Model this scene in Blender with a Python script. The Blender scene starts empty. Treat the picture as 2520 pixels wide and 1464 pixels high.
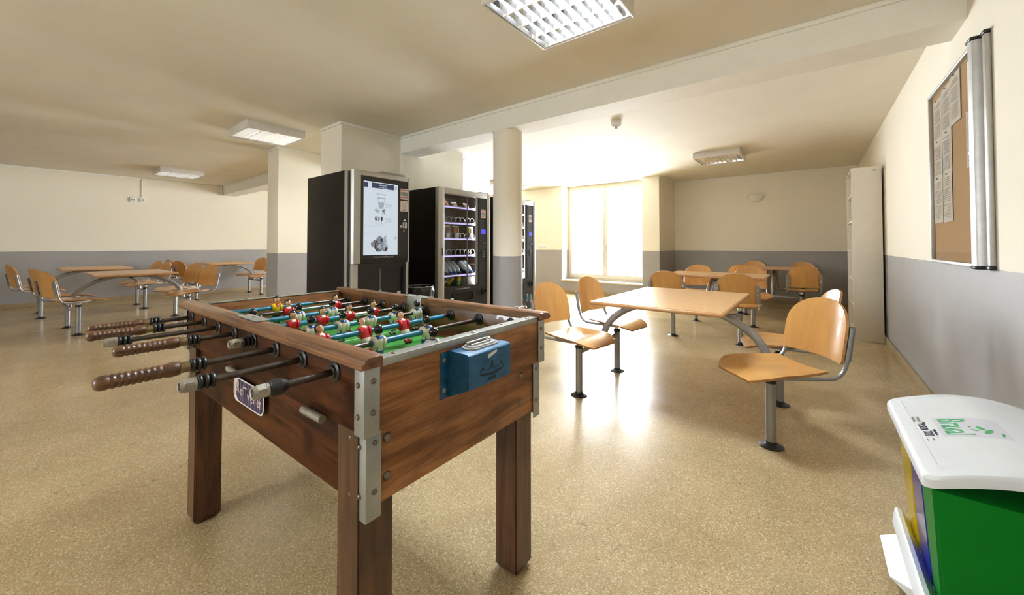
import bpy, bmesh, math, random
from mathutils import Vector, Matrix
random.seed(7)
PI = math.pi
C = bpy.context.scene.collection
sc = bpy.context.scene

# ------------------------------------------------------------------ materials
def _mat(name):
    m = bpy.data.materials.new(name); m.use_nodes = True
    nt = m.node_tree; b = nt.nodes['Principled BSDF']
    return m, nt, b

def pm(name, col, rough=0.5, metal=0.0, spec=0.5, vary=0.06, vscale=12.0, bump=0.0, bscale=200.0, coat=0.0):
    """plain procedural material: a base colour broken up by a little noise"""
    m, nt, b = _mat(name)
    n = nt.nodes.new('ShaderNodeTexNoise'); n.inputs['Scale'].default_value = vscale; n.inputs['Detail'].default_value = 4
    tc = nt.nodes.new('ShaderNodeTexCoord'); nt.links.new(tc.outputs['Object'], n.inputs['Vector'])
    r = nt.nodes.new('ShaderNodeValToRGB')
    r.color_ramp.elements[0].position = 0.3; r.color_ramp.elements[1].position = 0.7
    r.color_ramp.elements[0].color = tuple(c*(1-vary) for c in col) + (1,)
    r.color_ramp.elements[1].color = tuple(min(1, c*(1+vary)) for c in col) + (1,)
    nt.links.new(n.outputs['Fac'], r.inputs['Fac']); nt.links.new(r.outputs['Color'], b.inputs['Base Color'])
    b.inputs['Roughness'].default_value = rough; b.inputs['Metallic'].default_value = metal
    b.inputs['Specular IOR Level'].default_value = spec; b.inputs['Coat Weight'].default_value = coat
    if bump:
        n2 = nt.nodes.new('ShaderNodeTexNoise'); n2.inputs['Scale'].default_value = bscale
        nt.links.new(tc.outputs['Object'], n2.inputs['Vector'])
        bp = nt.nodes.new('ShaderNodeBump'); bp.inputs['Strength'].default_value = bump; bp.inputs['Distance'].default_value = 0.002
        nt.links.new(n2.outputs['Fac'], bp.inputs['Height']); nt.links.new(bp.outputs['Normal'], b.inputs['Normal'])
    return m

def em(name, col, s):
    m, nt, b = _mat(name)
    b.inputs['Base Color'].default_value = tuple(c*.08 for c in col) + (1,)
    b.inputs['Emission Color'].default_value = col + (1,); b.inputs['Emission Strength'].default_value = s
    return m

def wood(name, c0, c1, axis='X', scale=3.0, stretch=12.0, rough=0.35, fine=True, coat=0.0, knots=0.0, spec=.5):
    m, nt, b = _mat(name); N = nt.nodes.new; L = nt.links.new
    tc = N('ShaderNodeTexCoord'); mp = N('ShaderNodeMapping')
    sv = [stretch]*3; sv['XYZ'.index(axis)] = 1.0; mp.inputs['Scale'].default_value = sv
    L(tc.outputs['Object'], mp.inputs['Vector'])
    n = N('ShaderNodeTexNoise'); n.inputs['Scale'].default_value = scale; n.inputs['Detail'].default_value = 6
    n.inputs['Roughness'].default_value = 0.62; n.inputs['Distortion'].default_value = 0.6
    L(mp.outputs['Vector'], n.inputs['Vector'])
    r = N('ShaderNodeValToRGB'); e = r.color_ramp.elements
    e[0].position = 0.36; e[1].position = 0.66; e[0].color = c0 + (1,); e[1].color = c1 + (1,)
    L(n.outputs['Fac'], r.inputs['Fac']); out = r.outputs['Color']
    if fine:
        mp2 = N('ShaderNodeMapping'); sv = [stretch*10]*3; sv['XYZ'.index(axis)] = 3.0
        mp2.inputs['Scale'].default_value = sv; L(tc.outputs['Object'], mp2.inputs['Vector'])
        n2 = N('ShaderNodeTexNoise'); n2.inputs['Scale'].default_value = scale; n2.inputs['Detail'].default_value = 3
        L(mp2.outputs['Vector'], n2.inputs['Vector'])
        mx = N('ShaderNodeMixRGB'); mx.blend_type = 'OVERLAY'; mx.inputs['Fac'].default_value = 0.55
        L(out, mx.inputs['Color1']); L(n2.outputs['Fac'], mx.inputs['Color2']); out = mx.outputs['Color']
    if knots:
        n3 = N('ShaderNodeTexNoise'); n3.inputs['Scale'].default_value = 5.5; n3.inputs['Detail'].default_value = 5
        L(tc.outputs['Object'], n3.inputs['Vector'])
        r3 = N('ShaderNodeValToRGB'); e3 = r3.color_ramp.elements
        e3[0].position = 0.52; e3[1].position = 0.68; e3[0].color = (1, 1, 1, 1); e3[1].color = (0.22, 0.18, 0.17, 1)
        L(n3.outputs['Fac'], r3.inputs['Fac'])
        m3 = N('ShaderNodeMixRGB'); m3.blend_type = 'MULTIPLY'; m3.inputs['Fac'].default_value = knots
        L(out, m3.inputs['Color1']); L(r3.outputs['Color'], m3.inputs['Color2']); out = m3.outputs['Color']
    L(out, b.inputs['Base Color']); b.inputs['Specular IOR Level'].default_value = spec; b.inputs['Roughness'].default_value = rough; b.inputs['Coat Weight'].default_value = coat
    return m

def glassy(name, tint=(1, 1, 1), refl=0.04, rough=0.02, k=.9):
    m = bpy.data.materials.new(name); m.use_nodes = True; nt = m.node_tree; nt.nodes.clear(); N = nt.nodes.new; L = nt.links.new
    o = N('ShaderNodeOutputMaterial'); t = N('ShaderNodeBsdfTransparent'); t.inputs['Color'].default_value = tint + (1,)
    g = N('ShaderNodeBsdfGlossy'); g.inputs['Roughness'].default_value = rough
    f = N('ShaderNodeLayerWeight'); f.inputs['Blend'].default_value = .5
    pw = N('ShaderNodeMath'); pw.operation = 'POWER'; pw.inputs[1].default_value = 5
    mt = N('ShaderNodeMath'); mt.operation = 'MULTIPLY_ADD'; mt.inputs[1].default_value = k; mt.inputs[2].default_value = refl; mt.use_clamp = True
    mx = N('ShaderNodeMixShader'); L(f.outputs['Facing'], pw.inputs[0]); L(pw.outputs[0], mt.inputs[0]); L(mt.outputs[0], mx.inputs['Fac'])
    L(t.outputs[0], mx.inputs[1]); L(g.outputs[0], mx.inputs[2]); L(mx.outputs[0], o.inputs['Surface'])
    return m

LINE = 1.0      # height of the grey dado paint
def wall_mat():
    m, nt, b = _mat('two_tone_wall_paint'); N = nt.nodes.new; L = nt.links.new
    g = N('ShaderNodeNewGeometry'); s = N('ShaderNodeSeparateXYZ'); L(g.outputs['Position'], s.inputs[0])
    n = N('ShaderNodeTexNoise'); n.inputs['Scale'].default_value = 6; L(g.outputs['Position'], n.inputs['Vector'])
    ma = N('ShaderNodeMath'); ma.operation = 'MULTIPLY_ADD'; ma.inputs[1].default_value = 0.012; ma.inputs[2].default_value = LINE-0.006
    L(n.outputs['Fac'], ma.inputs[0])
    gt = N('ShaderNodeMath'); gt.operation = 'GREATER_THAN'; L(s.outputs['Z'], gt.inputs[0]); L(ma.outputs[0], gt.inputs[1])
    n2 = N('ShaderNodeTexNoise'); n2.inputs['Scale'].default_value = 1.3; n2.inputs['Detail'].default_value = 6
    L(g.outputs['Position'], n2.inputs['Vector'])
    rg = N('ShaderNodeValToRGB'); e = rg.color_ramp.elements
    e[0].position = .3; e[1].position = .7; e[0].color = (0.30, 0.295, 0.30, 1); e[1].color = (0.345, 0.338, 0.34, 1)
    rc = N('ShaderNodeValToRGB'); e = rc.color_ramp.elements
    e[0].position = .3; e[1].position = .7; e[0].color = (0.80, 0.757, 0.645, 1); e[1].color = (0.83, 0.787, 0.68, 1)
    L(n2.outputs['Fac'], rg.inputs['Fac']); L(n2.outputs['Fac'], rc.inputs['Fac'])
    mx = N('ShaderNodeMixRGB'); L(gt.outputs[0], mx.inputs['Fac']); L(rg.outputs[0], mx.inputs['Color1']); L(rc.outputs[0], mx.inputs['Color2'])
    L(mx.outputs[0], b.inputs['Base Color'])
    rr = N('ShaderNodeMath'); rr.operation = 'MULTIPLY_ADD'; rr.inputs[1].default_value = 0.25; rr.inputs[2].default_value = 0.5
    L(gt.outputs[0], rr.inputs[0]); L(rr.outputs[0], b.inputs['Roughness'])
    n3 = N('ShaderNodeTexNoise'); n3.inputs['Scale'].default_value = 90; L(g.outputs['Position'], n3.inputs['Vector'])
    bp = N('ShaderNodeBump'); bp.inputs['Strength'].default_value = .12; bp.inputs['Distance'].default_value = .003
    L(n3.outputs['Fac'], bp.inputs['Height']); L(bp.outputs[0], b.inputs['Normal'])
    return m

def floor_mat(name='terrazzo_floor', mul=1.0, rough=0.2):
    m, nt, b = _mat(name); N = nt.nodes.new; L = nt.links.new
    g = N('ShaderNodeNewGeometry'); P = g.outputs['Position']
    v = N('ShaderNodeTexVoronoi'); v.inputs['Scale'].default_value = 270; L(P, v.inputs['Vector'])
    r = N('ShaderNodeValToRGB'); r.color_ramp.interpolation = 'CONSTANT'; e = r.color_ramp.elements
    cols = [(0.0, (0.40, 0.28, 0.14)), (0.12, (0.50, 0.375, 0.20)), (0.45, (0.56, 0.43, 0.245)), (0.74, (0.47, 0.34, 0.18)), (0.88, (0.72, 0.61, 0.42)), (0.99, (0.22, 0.16, 0.10))]
    e[0].position = 0; e[0].color = tuple(c*mul for c in cols[0][1]) + (1,)
    e[1].position = cols[1][0]; e[1].color = tuple(c*mul for c in cols[1][1]) + (1,)
    for p, c in cols[2:]:
        k = e.new(p); k.color = tuple(x*mul for x in c) + (1,)
    sp = N('ShaderNodeSeparateColor'); L(v.outputs['Color'], sp.inputs[0]); L(sp.outputs[0], r.inputs['Fac'])
    n = N('ShaderNodeTexNoise'); n.inputs['Scale'].default_value = 1.4; n.inputs['Detail'].default_value = 7; n.inputs['Roughness'].default_value = .65; L(P, n.inputs['Vector'])
    r2 = N('ShaderNodeValToRGB'); e = r2.color_ramp.elements
    e[0].position = .3; e[1].position = .75; e[0].color = (.72, .70, .66, 1); e[1].color = (1.08, 1.08, 1.1, 1)
    L(n.outputs['Fac'], r2.inputs['Fac'])
    mx = N('ShaderNodeMixRGB'); mx.blend_type = 'MULTIPLY'; mx.inputs['Fac'].default_value = 1
    L(r.outputs[0], mx.inputs['Color1']); L(r2.outputs[0], mx.inputs['Color2'])
    # sparse dark chips and hair cracks
    v2 = N('ShaderNodeTexVoronoi'); v2.inputs['Scale'].default_value = 9; L(P, v2.inputs['Vector'])
    lt = N('ShaderNodeMath'); lt.operation = 'LESS_THAN'; lt.inputs[1].default_value = 0.018; L(v2.outputs['Distance'], lt.inputs[0])
    mx2 = N('ShaderNodeMixRGB'); L(lt.outputs[0], mx2.inputs['Fac']); L(mx.outputs[0], mx2.inputs['Color1']); mx2.inputs['Color2'].default_value = (.06, .045, .03, 1)
    nd = N('ShaderNodeTexNoise'); nd.inputs['Scale'].default_value = 2.2; nd.inputs['Detail'].default_value = 6; L(P, nd.inputs['Vector'])
    va = N('ShaderNodeVectorMath'); va.operation = 'MULTIPLY_ADD'; va.inputs[1].default_value = (.5, .5, .5); L(nd.outputs['Color'], va.inputs[0]); L(P, va.inputs[2])
    v3 = N('ShaderNodeTexVoronoi'); v3.feature = 'DISTANCE_TO_EDGE'; v3.inputs['Scale'].default_value = .75; L(va.outputs[0], v3.inputs['Vector'])
    l3 = N('ShaderNodeMath'); l3.operation = 'LESS_THAN'; l3.inputs[1].default_value = .0009; L(v3.outputs['Distance'], l3.inputs[0])
    nm = N('ShaderNodeTexNoise'); nm.inputs['Scale'].default_value = 1.7; nm.inputs['Detail'].default_value = 5; L(P, nm.inputs['Vector'])
    g3 = N('ShaderNodeMath'); g3.operation = 'GREATER_THAN'; g3.inputs[1].default_value = .57; L(nm.outputs['Fac'], g3.inputs[0])
    m3 = N('ShaderNodeMath'); m3.operation = 'MULTIPLY'; L(l3.outputs[0], m3.inputs[0]); L(g3.outputs[0], m3.inputs[1])
    m4 = N('ShaderNodeMath'); m4.operation = 'MULTIPLY'; m4.inputs[1].default_value = .5; L(m3.outputs[0], m4.inputs[0])
    mx3 = N('ShaderNodeMixRGB'); L(m4.outputs[0], mx3.inputs['Fac']); L(mx2.outputs[0], mx3.inputs['Color1']); mx3.inputs['Color2'].default_value = (.08, .06, .035, 1)
    L(mx3.outputs[0], b.inputs['Base Color'])
    n4 = N('ShaderNodeTexNoise'); n4.inputs['Scale'].default_value = 3; n4.inputs['Detail'].default_value = 8; L(P, n4.inputs['Vector'])
    mr = N('ShaderNodeMath'); mr.operation = 'MULTIPLY_ADD'; mr.inputs[1].default_value = .16; mr.inputs[2].default_value = rough-.05
    L(n4.outputs['Fac'], mr.inputs[0]); L(mr.outputs[0], b.inputs['Roughness'])
    n5 = N('ShaderNodeTexNoise'); n5.inputs['Scale'].default_value = 45; n5.inputs['Detail'].default_value = 4; L(P, n5.inputs['Vector'])
    bp = N('ShaderNodeBump'); bp.inputs['Strength'].default_value = .10; bp.inputs['Distance'].default_value = .002
    L(n5.outputs['Fac'], bp.inputs['Height']); L(bp.outputs[0], b.inputs['Normal'])
    b.inputs['Specular IOR Level'].default_value = 0.55
    return m

M = {}
M['wall'] = wall_mat(); M['floor'] = floor_mat()
M['ceil'] = pm('ceiling_paint', (0.76, 0.725, 0.635), .8, vary=.03, vscale=2)
M['trim'] = pm('cornice_paint', (0.82, 0.81, 0.745), .7, vary=.02)
M['base'] = floor_mat('terrazzo_skirting', .72, .35)
M['winframe'] = pm('window_frame_paint', (0.56, 0.52, 0.42), .45)
M['sill'] = pm('stone_sill', (0.62, 0.55, 0.47), .4, vary=.12, vscale=30)
M['glass'] = glassy('window_glass'); M['acrylic'] = glassy('acrylic_pane', (.95, .94, .92), .03, k=.22); M['vglass'] = glassy('vending_glass', (.92, .93, .95), .05)
M['ply'] = wood('beech_plywood', (0.575, 0.295, 0.088), (0.665, 0.36, 0.118), 'Z', 2.0, 6, .28, coat=.25, fine=False)
M['plyseat'] = wood('beech_plywood_seat', (0.575, 0.295, 0.088), (0.665, 0.36, 0.118), 'X', 2.0, 6, .26, coat=.25, fine=False)
M['plyedge'] = wood('plywood_edge', (0.34, 0.15, 0.045), (0.50, 0.25, 0.085), 'X', 4, 14, .45)
M['lam'] = wood('beech_laminate', (0.55, 0.315, 0.135), (0.62, 0.37, 0.17), 'Y', 4, 14, .3)
M['lamedge'] = wood('beech_edge_lipping', (0.47, 0.24, 0.095), (0.55, 0.30, 0.125), 'Y', 3, 10, .3)
M['steel'] = pm('silver_paint', (0.33, 0.33, 0.335), .38, .55, vary=.04, vscale=60)
M['chrome'] = pm('bright_steel', (0.62, 0.62, 0.62), .22, 1.0, vary=.05)
M['alu'] = pm('brushed_aluminium', (0.52, 0.52, 0.515), .42, .6, vary=.07, vscale=25)
M['zinc'] = pm('worn_zinc_plate', (0.37, 0.38, 0.365), .42, .5, vary=.16, vscale=9)
M['black'] = pm('black_plastic', (0.012, 0.012, 0.013), .35)
M['blackbody'] = pm('black_powder_coat', (0.009, 0.007, 0.006), .5, vary=.1, spec=.25)
M['rubber'] = pm('black_rubber', (0.012, 0.011, 0.011), .42)
M['white'] = pm('white_plastic', (0.80, 0.81, 0.82), .35, vary=.02)
M['whitemetal'] = pm('white_enamel', (0.74, 0.73, 0.70), .4, vary=.02)
M['lampbody'] = pm('lamp_enamel', (0.66, 0.64, 0.60), .4, vary=.02)
M['shelf'] = pm('white_melamine', (0.76, 0.72, 0.65), .42, vary=.02)
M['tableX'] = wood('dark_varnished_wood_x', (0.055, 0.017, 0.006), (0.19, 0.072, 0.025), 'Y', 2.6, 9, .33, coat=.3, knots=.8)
M['tableY'] = wood('dark_varnished_wood_end_lit', (0.165, 0.058, 0.020), (0.42, 0.185, 0.072), 'Y', 2.6, 10, .46, coat=0, spec=.35, knots=.45)  # lightened copy: the light on the end panels is put into the colour
M['tableU'] = wood('dark_varnished_wood_side_shaded', (0.022, 0.007, 0.002), (0.105, 0.034, 0.010), 'X', 2.2, 7, .55, coat=0, spec=.12, knots=.9)  # darkened copy: the shade on the near side is put into the colour
M['rail'] = wood('worn_rail_wood', (0.10, 0.040, 0.016), (0.27, 0.125, 0.055), 'X', 3, 12, .36, coat=.2, knots=.5)
M['legw'] = wood('leg_wood', (0.042, 0.015, 0.007), (0.135, 0.052, 0.020), 'Z', 2.6, 12, .38, coat=.2, knots=.6)
M['inner'] = wood('inner_wood', (0.070, 0.024, 0.008), (0.20, 0.075, 0.022), 'X', 2.6, 10, .35, coat=.3, knots=.6)
M['rodmetal'] = pm('dark_steel_rod', (0.085, 0.07, 0.062), .32, .8, vary=.3, vscale=40)
M['rodblue'] = pm('blue_painted_tube', (0.012, 0.155, 0.27), .35, 0, vary=.25, vscale=30)
M['rodgreen'] = pm('bare_grey_green_tube', (0.16, 0.22, 0.19), .3, .6, vary=.2, vscale=30)
M['handle'] = wood('turned_handle_wood', (0.05, 0.02, 0.009), (0.19, 0.09, 0.042), 'Y', 6, 10, .4, coat=.2)
M['brass'] = pm('tarnished_brass', (0.26, 0.20, 0.10), .4, .85, vary=.2, vscale=80)
M['nut'] = pm('dull_steel_nut', (0.42, 0.40, 0.35), .42, .75, vary=.2, vscale=60)
M['bolt'] = pm('bronzed_bolt', (0.20, 0.16, 0.125), .35, .8, vary=.25, vscale=90)
M['pitch'] = pm('green_pitch', (0.045, 0.27, 0.04), .4, vary=.10, vscale=8)
M['line'] = pm('pale_pitch_marking', (0.52, 0.68, 0.42), .45)
M['coinblue'] = pm('blue_hammered_paint', (0.012, 0.095, 0.215), .38, .1, vary=.28, vscale=45, bump=.2)
M['rust'] = pm('worn_print_black', (0.015, 0.015, 0.02), .6)
M['skin'] = pm('painted_skin', (0.66, 0.37, 0.20), .3); M['pink'] = pm('painted_pink_skin', (0.78, 0.40, 0.31), .3)
M['hair'] = pm('painted_black', (0.008, 0.008, 0.009), .18); M['red'] = pm('painted_red', (0.50, 0.012, 0.018), .28)
M['fwhite'] = pm('painted_white', (0.72, 0.68, 0.58), .3); M['fblue'] = pm('painted_blue', (0.01, 0.09, 0.27), .28)
M['yellow'] = pm('painted_yellow', (0.72, 0.47, 0.01), .28)
M['paper'] = pm('paper', (0.66, 0.635, 0.60), .8, vary=.02); M['print'] = pm('pale_print', (0.33, 0.32, 0.31), .8); M['ink'] = pm('grey_print', (0.30, 0.29, 0.29), .8)
M['cork'] = pm('cork', (0.46, 0.285, 0.135), .85, vary=.16, vscale=160)
M['binyellow'] = pm('yellow_bin_plastic', (0.62, 0.44, 0.012), .1); M['binblue'] = pm('blue_bin_plastic', (0.03, 0.045, 0.36), .1)
M['bingreen'] = pm('green_bin_plastic', (0.0003, 0.19, 0.014), .5, vary=.03, spec=.15); M['binwhite'] = pm('white_bin_lid', (0.75, 0.785, 0.83), .36, vary=.015)
M['pgreen'] = pm('print_green', (0.05, 0.42, 0.16), .5); M['pblack'] = pm('print_black', (0.02, 0.025, 0.05), .5)
M['patch'] = pm('lilac_grey_sticker', (0.66, 0.67, 0.76), .35, vary=.01); M['stickwhite'] = pm('sticker_white', (0.74, 0.72, 0.72), .4)
M['purple'] = pm('sticker_purple', (0.022, 0.015, 0.075), .35, vary=.3, vscale=30); M['lilac'] = pm('sticker_streak', (0.20, 0.20, 0.36), .4)
M['pinktext'] = pm('sticker_lettering', (0.80, 0.62, 0.55), .4)
M['scr'] = em('screen_white', (0.80, 0.90, 1.0), 0.46); M['scrdark'] = em('screen_navy', (0.06, 0.08, 0.17), .33)
M['scrgrey'] = em('screen_grey', (0.50, 0.60, 0.70), .22); M['scrbrown'] = em('screen_brown', (0.10, 0.07, 0.06), .3)
M['scrgreen'] = em('screen_green', (0.55, 0.80, 0.35), .35); M['scrline'] = em('screen_line', (0.62, 0.74, 0.88), .32); M['scrblue'] = em('screen_blue', (0.08, 0.25, 0.42), .3)
M['disp'] = em('blue_display', (0.10, 0.08, 0.95), .55); M['vtube'] = em('cabinet_light_tube', (.95, .96, 1.0), 55.0); M['led'] = em('shelf_led', (0.50, 0.43, 1.0), 1.1); M['ledspot'] = em('led_spot', (0.9, .93, 1.0), 2.5)
M['wcoil'] = pm('spiral_wire', (0.72, 0.72, 0.74), .25, .6)
M['lettering'] = pm('grey_lettering', (0.42, 0.42, 0.42), .5)
M['fabricbag'] = pm('bin_liner', (0.012, 0.012, 0.013), .22, vary=.2)
M['pblue'] = pm('pack_blue', (0.03, 0.30, 0.62), .25); M['porange'] = pm('pack_orange', (0.75, 0.22, 0.02), .25)
M['pred'] = pm('pack_red', (0.42, 0.06, 0.03), .25, vary=.4, vscale=30); M['psilver'] = pm('pack_silver', (0.62, 0.60, 0.55), .25, .3, vary=.3, vscale=40)
M['pbrown'] = pm('cake_brown', (0.16, 0.07, 0.03), .35, vary=.3, vscale=30); M['pyellow'] = pm('pack_yellow', (0.75, 0.62, 0.02), .25); M['pgrn'] = pm('can_green', (0.05, 0.36, 0.07), .25)
M['plabel'] = pm('pack_label', (0.55, 0.66, 0.75), .3); M['pet'] = pm('clear_bottle', (.50, .62, .70), .08, vary=.25, vscale=60); M['cap'] = pm('blue_cap', (0.02, 0.16, 0.55), .3)
M['ceramic'] = pm('white_plaster_shade', (0.84, 0.80, 0.73), .5)
M['tube_bright'] = em('lit_tube_new', (0.84, 0.93, 1.0), 345.0); M['tube_warm'] = em('lit_tube_warm', (1.0, 0.95, 0.86), 70.0); M['tube_cool'] = em('lit_tube_cool', (0.90, 0.98, 1.0), 46.0); M['tube_off'] = pm('unlit_tube', (0.8, 0.8, 0.78), .3)
M['louvre_satin'] = pm('louvre_satin', (0.84, 0.85, 0.86), .3, .8, vary=.02); M['louvre_side'] = pm('louvre_reflector', (0.82, 0.83, 0.84), .35, .6, vary=.02)
M['louvre'] = pm('louvre_aluminium', (0.80, 0.81, 0.82), .07, 1.0, vary=.02)
M['bookdark'] = pm('leaflet_dark', (0.10, 0.10, 0.12), .6); M['bookmix'] = pm('leaflet_mixed', (0.45, 0.42, 0.40), .6, vary=.4, vscale=30)
M['reddot'] = pm('print_red', (0.5, 0.03, 0.03), .6)
M['doorgrey'] = pm('silver_door_frame', (0.45, 0.44, 0.42), .36, .5, vary=.04)

# ------------------------------------------------------------------ mesh builder
class MB:
    def __init__(s): s.v = []; s.f = []; s.m = []; s.mats = []
    def mi(s, mat):
        if mat not in s.mats: s.mats.append(mat)
        return s.mats.index(mat)
    def add(s, vs, fs, mat, T=None):
        o = len(s.v); k = s.mi(mat)
        s.v += [tuple(T @ Vector(p)) if T is not None else tuple(p) for p in vs]
        s.f += [tuple(i+o for i in f) for f in fs]; s.m += [k]*len(fs); return s
    def addbm(s, bm, mat, T=None):
        bm.verts.index_update()
        s.add([v.co.copy() for v in bm.verts], [[v.index for v in f.verts] for f in bm.faces], mat, T); bm.free(); return s
    def box(s, x0, x1, y0, y1, z0, z1, mat, bev=0.0, seg=2, T=None):
        x0, x1 = sorted((x0, x1)); y0, y1 = sorted((y0, y1)); z0, z1 = sorted((z0, z1))
        bm = bmesh.new()
        bmesh.ops.create_cube(bm, size=1, matrix=Matrix.Translation(((x0+x1)/2, (y0+y1)/2, (z0+z1)/2)) @ Matrix.Diagonal((x1-x0, y1-y0, z1-z0, 1)))
        if bev: bmesh.ops.bevel(bm, geom=list(bm.edges), offset=bev, segments=seg, profile=.5, affect='EDGES')
        return s.addbm(bm, mat, T)
    def tube(s, pts, r, mat, n=12, caps=True, T=None):
        pts = [Vector(p) for p in pts]; N = len(pts)
        rs = r if isinstance(r, list) else [r]*N
        tang = [(pts[min(i+1, N-1)]-pts[max(i-1, 0)]).normalized() for i in range(N)]
        a = Vector((0, 0, 1)) if abs(tang[0].z) < .9 else Vector((1, 0, 0))
        nrm = (a-tang[0]*a.dot(tang[0])).normalized(); vs = []; fs = []
        for i in range(N):
            nrm = (nrm-tang[i]*nrm.dot(tang[i])).normalized(); bi = tang[i].cross(nrm)
            rr = rs[i] if isinstance(rs[i], tuple) else (rs[i], rs[i])
            for k in range(n):
                t = 2*PI*k/n; vs.append(pts[i]+nrm*math.cos(t)*rr[0]+bi*math.sin(t)*rr[1])
        for i in range(N-1):
            for k in range(n):
                a0 = i*n+k; b0 = i*n+(k+1) % n; fs.append((a0, b0, b0+n, a0+n))
        if caps: fs.append(tuple(range(n))[::-1]); fs.append(tuple(range((N-1)*n, N*n)))
        return s.add(vs, fs, mat, T)
    def lathe(s, prof, mat, n=20, origin=(0, 0, 0), axis='Z', T=None):
        vs = []; fs = []; ox, oy, oz = origin
        for (r, h) in prof:
            for k in range(n):
                t = 2*PI*k/n; a, b = r*math.cos(t), r*math.sin(t)
                p = {'Z': (a, b, h), 'Y': (b, h, a), 'X': (h, a, b)}[axis]
                vs.append((p[0]+ox, p[1]+oy, p[2]+oz))
        N = len(prof)
        for i in range(N-1):
            for k in range(n):
                a0 = i*n+k; b0 = i*n+(k+1) % n; fs.append((a0, b0, b0+n, a0+n))
        fs.append(tuple(range(n))[::-1]); fs.append(tuple(range((N-1)*n, N*n)))
        return s.add(vs, fs, mat, T)
    def ball(s, c, r, mat, u=12, v=8, T=None):
        r = r if isinstance(r, tuple) else (r, r, r)
        bm = bmesh.new(); bmesh.ops.create_uvsphere(bm, u_segments=u, v_segments=v, radius=1, matrix=Matrix.Translation(c) @ Matrix.Diagonal(r+(1,)))
        return s.addbm(bm, mat, T)
    def prism(s, poly, h0, h1, mat, axis='Z', T=None):
        f = {'Z': lambda a, b, h: (a, b, h), 'Y': lambda a, b, h: (a, h, b), 'X': lambda a, b, h: (h, a, b)}[axis]
        n = len(poly); vs = [f(a, b, h0) for a, b in poly]+[f(a, b, h1) for a, b in poly]
        fs = [tuple(range(n))[::-1], tuple(range(n, 2*n))]+[(i, (i+1) % n, (i+1) % n+n, i+n) for i in range(n)]
        return s.add(vs, fs, mat, T)
    def sheet(s, fn, us, vs_, th, mat, edge=None, T=None):
        """thick sheet: fn(u,v) -> (point, normal)"""
        nu, nv = len(us), len(vs_); top = []; bot = []
        for v in vs_:
            for u in us:
                p, nn = fn(u, v); p = Vector(p); nn = Vector(nn).normalized()
                top.append(p+nn*th/2); bot.append(p-nn*th/2)
        fs = []; n = nu*nv
        for j in range(nv-1):
            for i in range(nu-1):
                a = j*nu+i; fs.append((a, a+1, a+1+nu, a+nu)); fs.append((a+n+nu, a+1+nu+n, a+1+n, a+n))
        rim = [i for i in range(nu)]+[j*nu+nu-1 for j in range(1, nv)]+[(nv-1)*nu+i for i in range(nu-2, -1, -1)]+[j*nu for j in range(nv-2, 0, -1)]
        R = len(rim); es = [(rim[k], rim[k]+n, rim[(k+1) % R]+n, rim[(k+1) % R]) for k in range(R)]
        o = len(s.v); s.add(top+bot, fs, mat, T)
        k = s.mi(edge or mat); s.f += [tuple(i+o for i in f) for f in es]; s.m += [k]*len(es); return s
    def mesh(s, name, ang=35):
        me = bpy.data.meshes.new(name); me.from_pydata(s.v, [], s.f)
        for m in s.mats: me.materials.append(M[m])
        me.polygons.foreach_set('material_index', s.m)
        bm = bmesh.new(); bm.from_mesh(me); bmesh.ops.remove_doubles(bm, verts=bm.verts, dist=1e-5)
        bmesh.ops.recalc_face_normals(bm, faces=bm.faces); bm.to_mesh(me); bm.free()
        me.shade_smooth(); me.set_sharp_from_angle(angle=math.radians(ang)); me.update(); return me
    def build(s, name, parent=None, loc=(0, 0, 0), ang=35):
        return link(name, s.mesh(name, ang), parent, loc)

def link(name, me, parent=None, loc=(0, 0, 0), rot=(0, 0, 0)):
    o = bpy.data.objects.new(name, me); C.objects.link(o); o.location = loc; o.rotation_euler = rot
    if parent: o.parent = parent
    return o
def tag(o, label, cat, group=None):
    o['label'] = label; o['category'] = cat
    if group: o['group'] = group
    return o
def thing(name, label, cat, loc=(0, 0, 0), rz=0, group=None):
    o = bpy.data.objects.new(name, None); C.objects.link(o); o.location = loc; o.rotation_euler = (0, 0, rz); o.empty_display_size = .05
    return tag(o, label, cat, group)
def struct(name, mb, loc=(0, 0, 0)):
    o = mb.build(name, None, loc); o['kind'] = 'structure'; return o
def copy_tree(o, parent=None):
    c = o.copy(); C.objects.link(c)
    if parent: c.parent = parent
    for ch in list(o.children): copy_tree(ch, c)
    return c
def text(body, size, mat, parent, mtx, name='lettering', align='CENTER', ext=0.0004, sx=1.0):
    cu = bpy.data.curves.new(name, 'FONT'); cu.body = body; cu.size = size; cu.align_x = align; cu.align_y = 'CENTER'; cu.extrude = ext
    t = bpy.data.objects.new('tmp_text', cu); C.objects.link(t)
    dg = bpy.context.evaluated_depsgraph_get(); me = bpy.data.meshes.new_from_object(t.evaluated_get(dg))
    bpy.data.objects.remove(t); me.materials.clear(); me.materials.append(M[mat])
    o = bpy.data.objects.new(name, me); C.objects.link(o)
    if parent: o.parent = parent
    o.matrix_basis = mtx @ Matrix.Diagonal((sx, 1, 1, 1)); return o
def frame3(o, xa, ya):
    """matrix with local x along xa, y along ya, at o"""
    x = Vector(xa).normalized(); y = Vector(ya).normalized(); z = x.cross(y)
    m = Matrix((x, y, z)).transposed().to_4x4(); m.translation = Vector(o); return m
def rrect(x0, x1, y0, y1, r, n=5):
    p = []
    for cx, cy, a in ((x1-r, y0+r, -PI/2), (x1-r, y1-r, 0), (x0+r, y1-r, PI/2), (x0+r, y0+r, PI)):
        for k in range(n+1): t = a+PI/2*k/n; p.append((cx+r*math.cos(t), cy+r*math.sin(t)))
    return p
def lin(a, b, n): return [a+(b-a)*i/(n-1) for i in range(n)]

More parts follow.
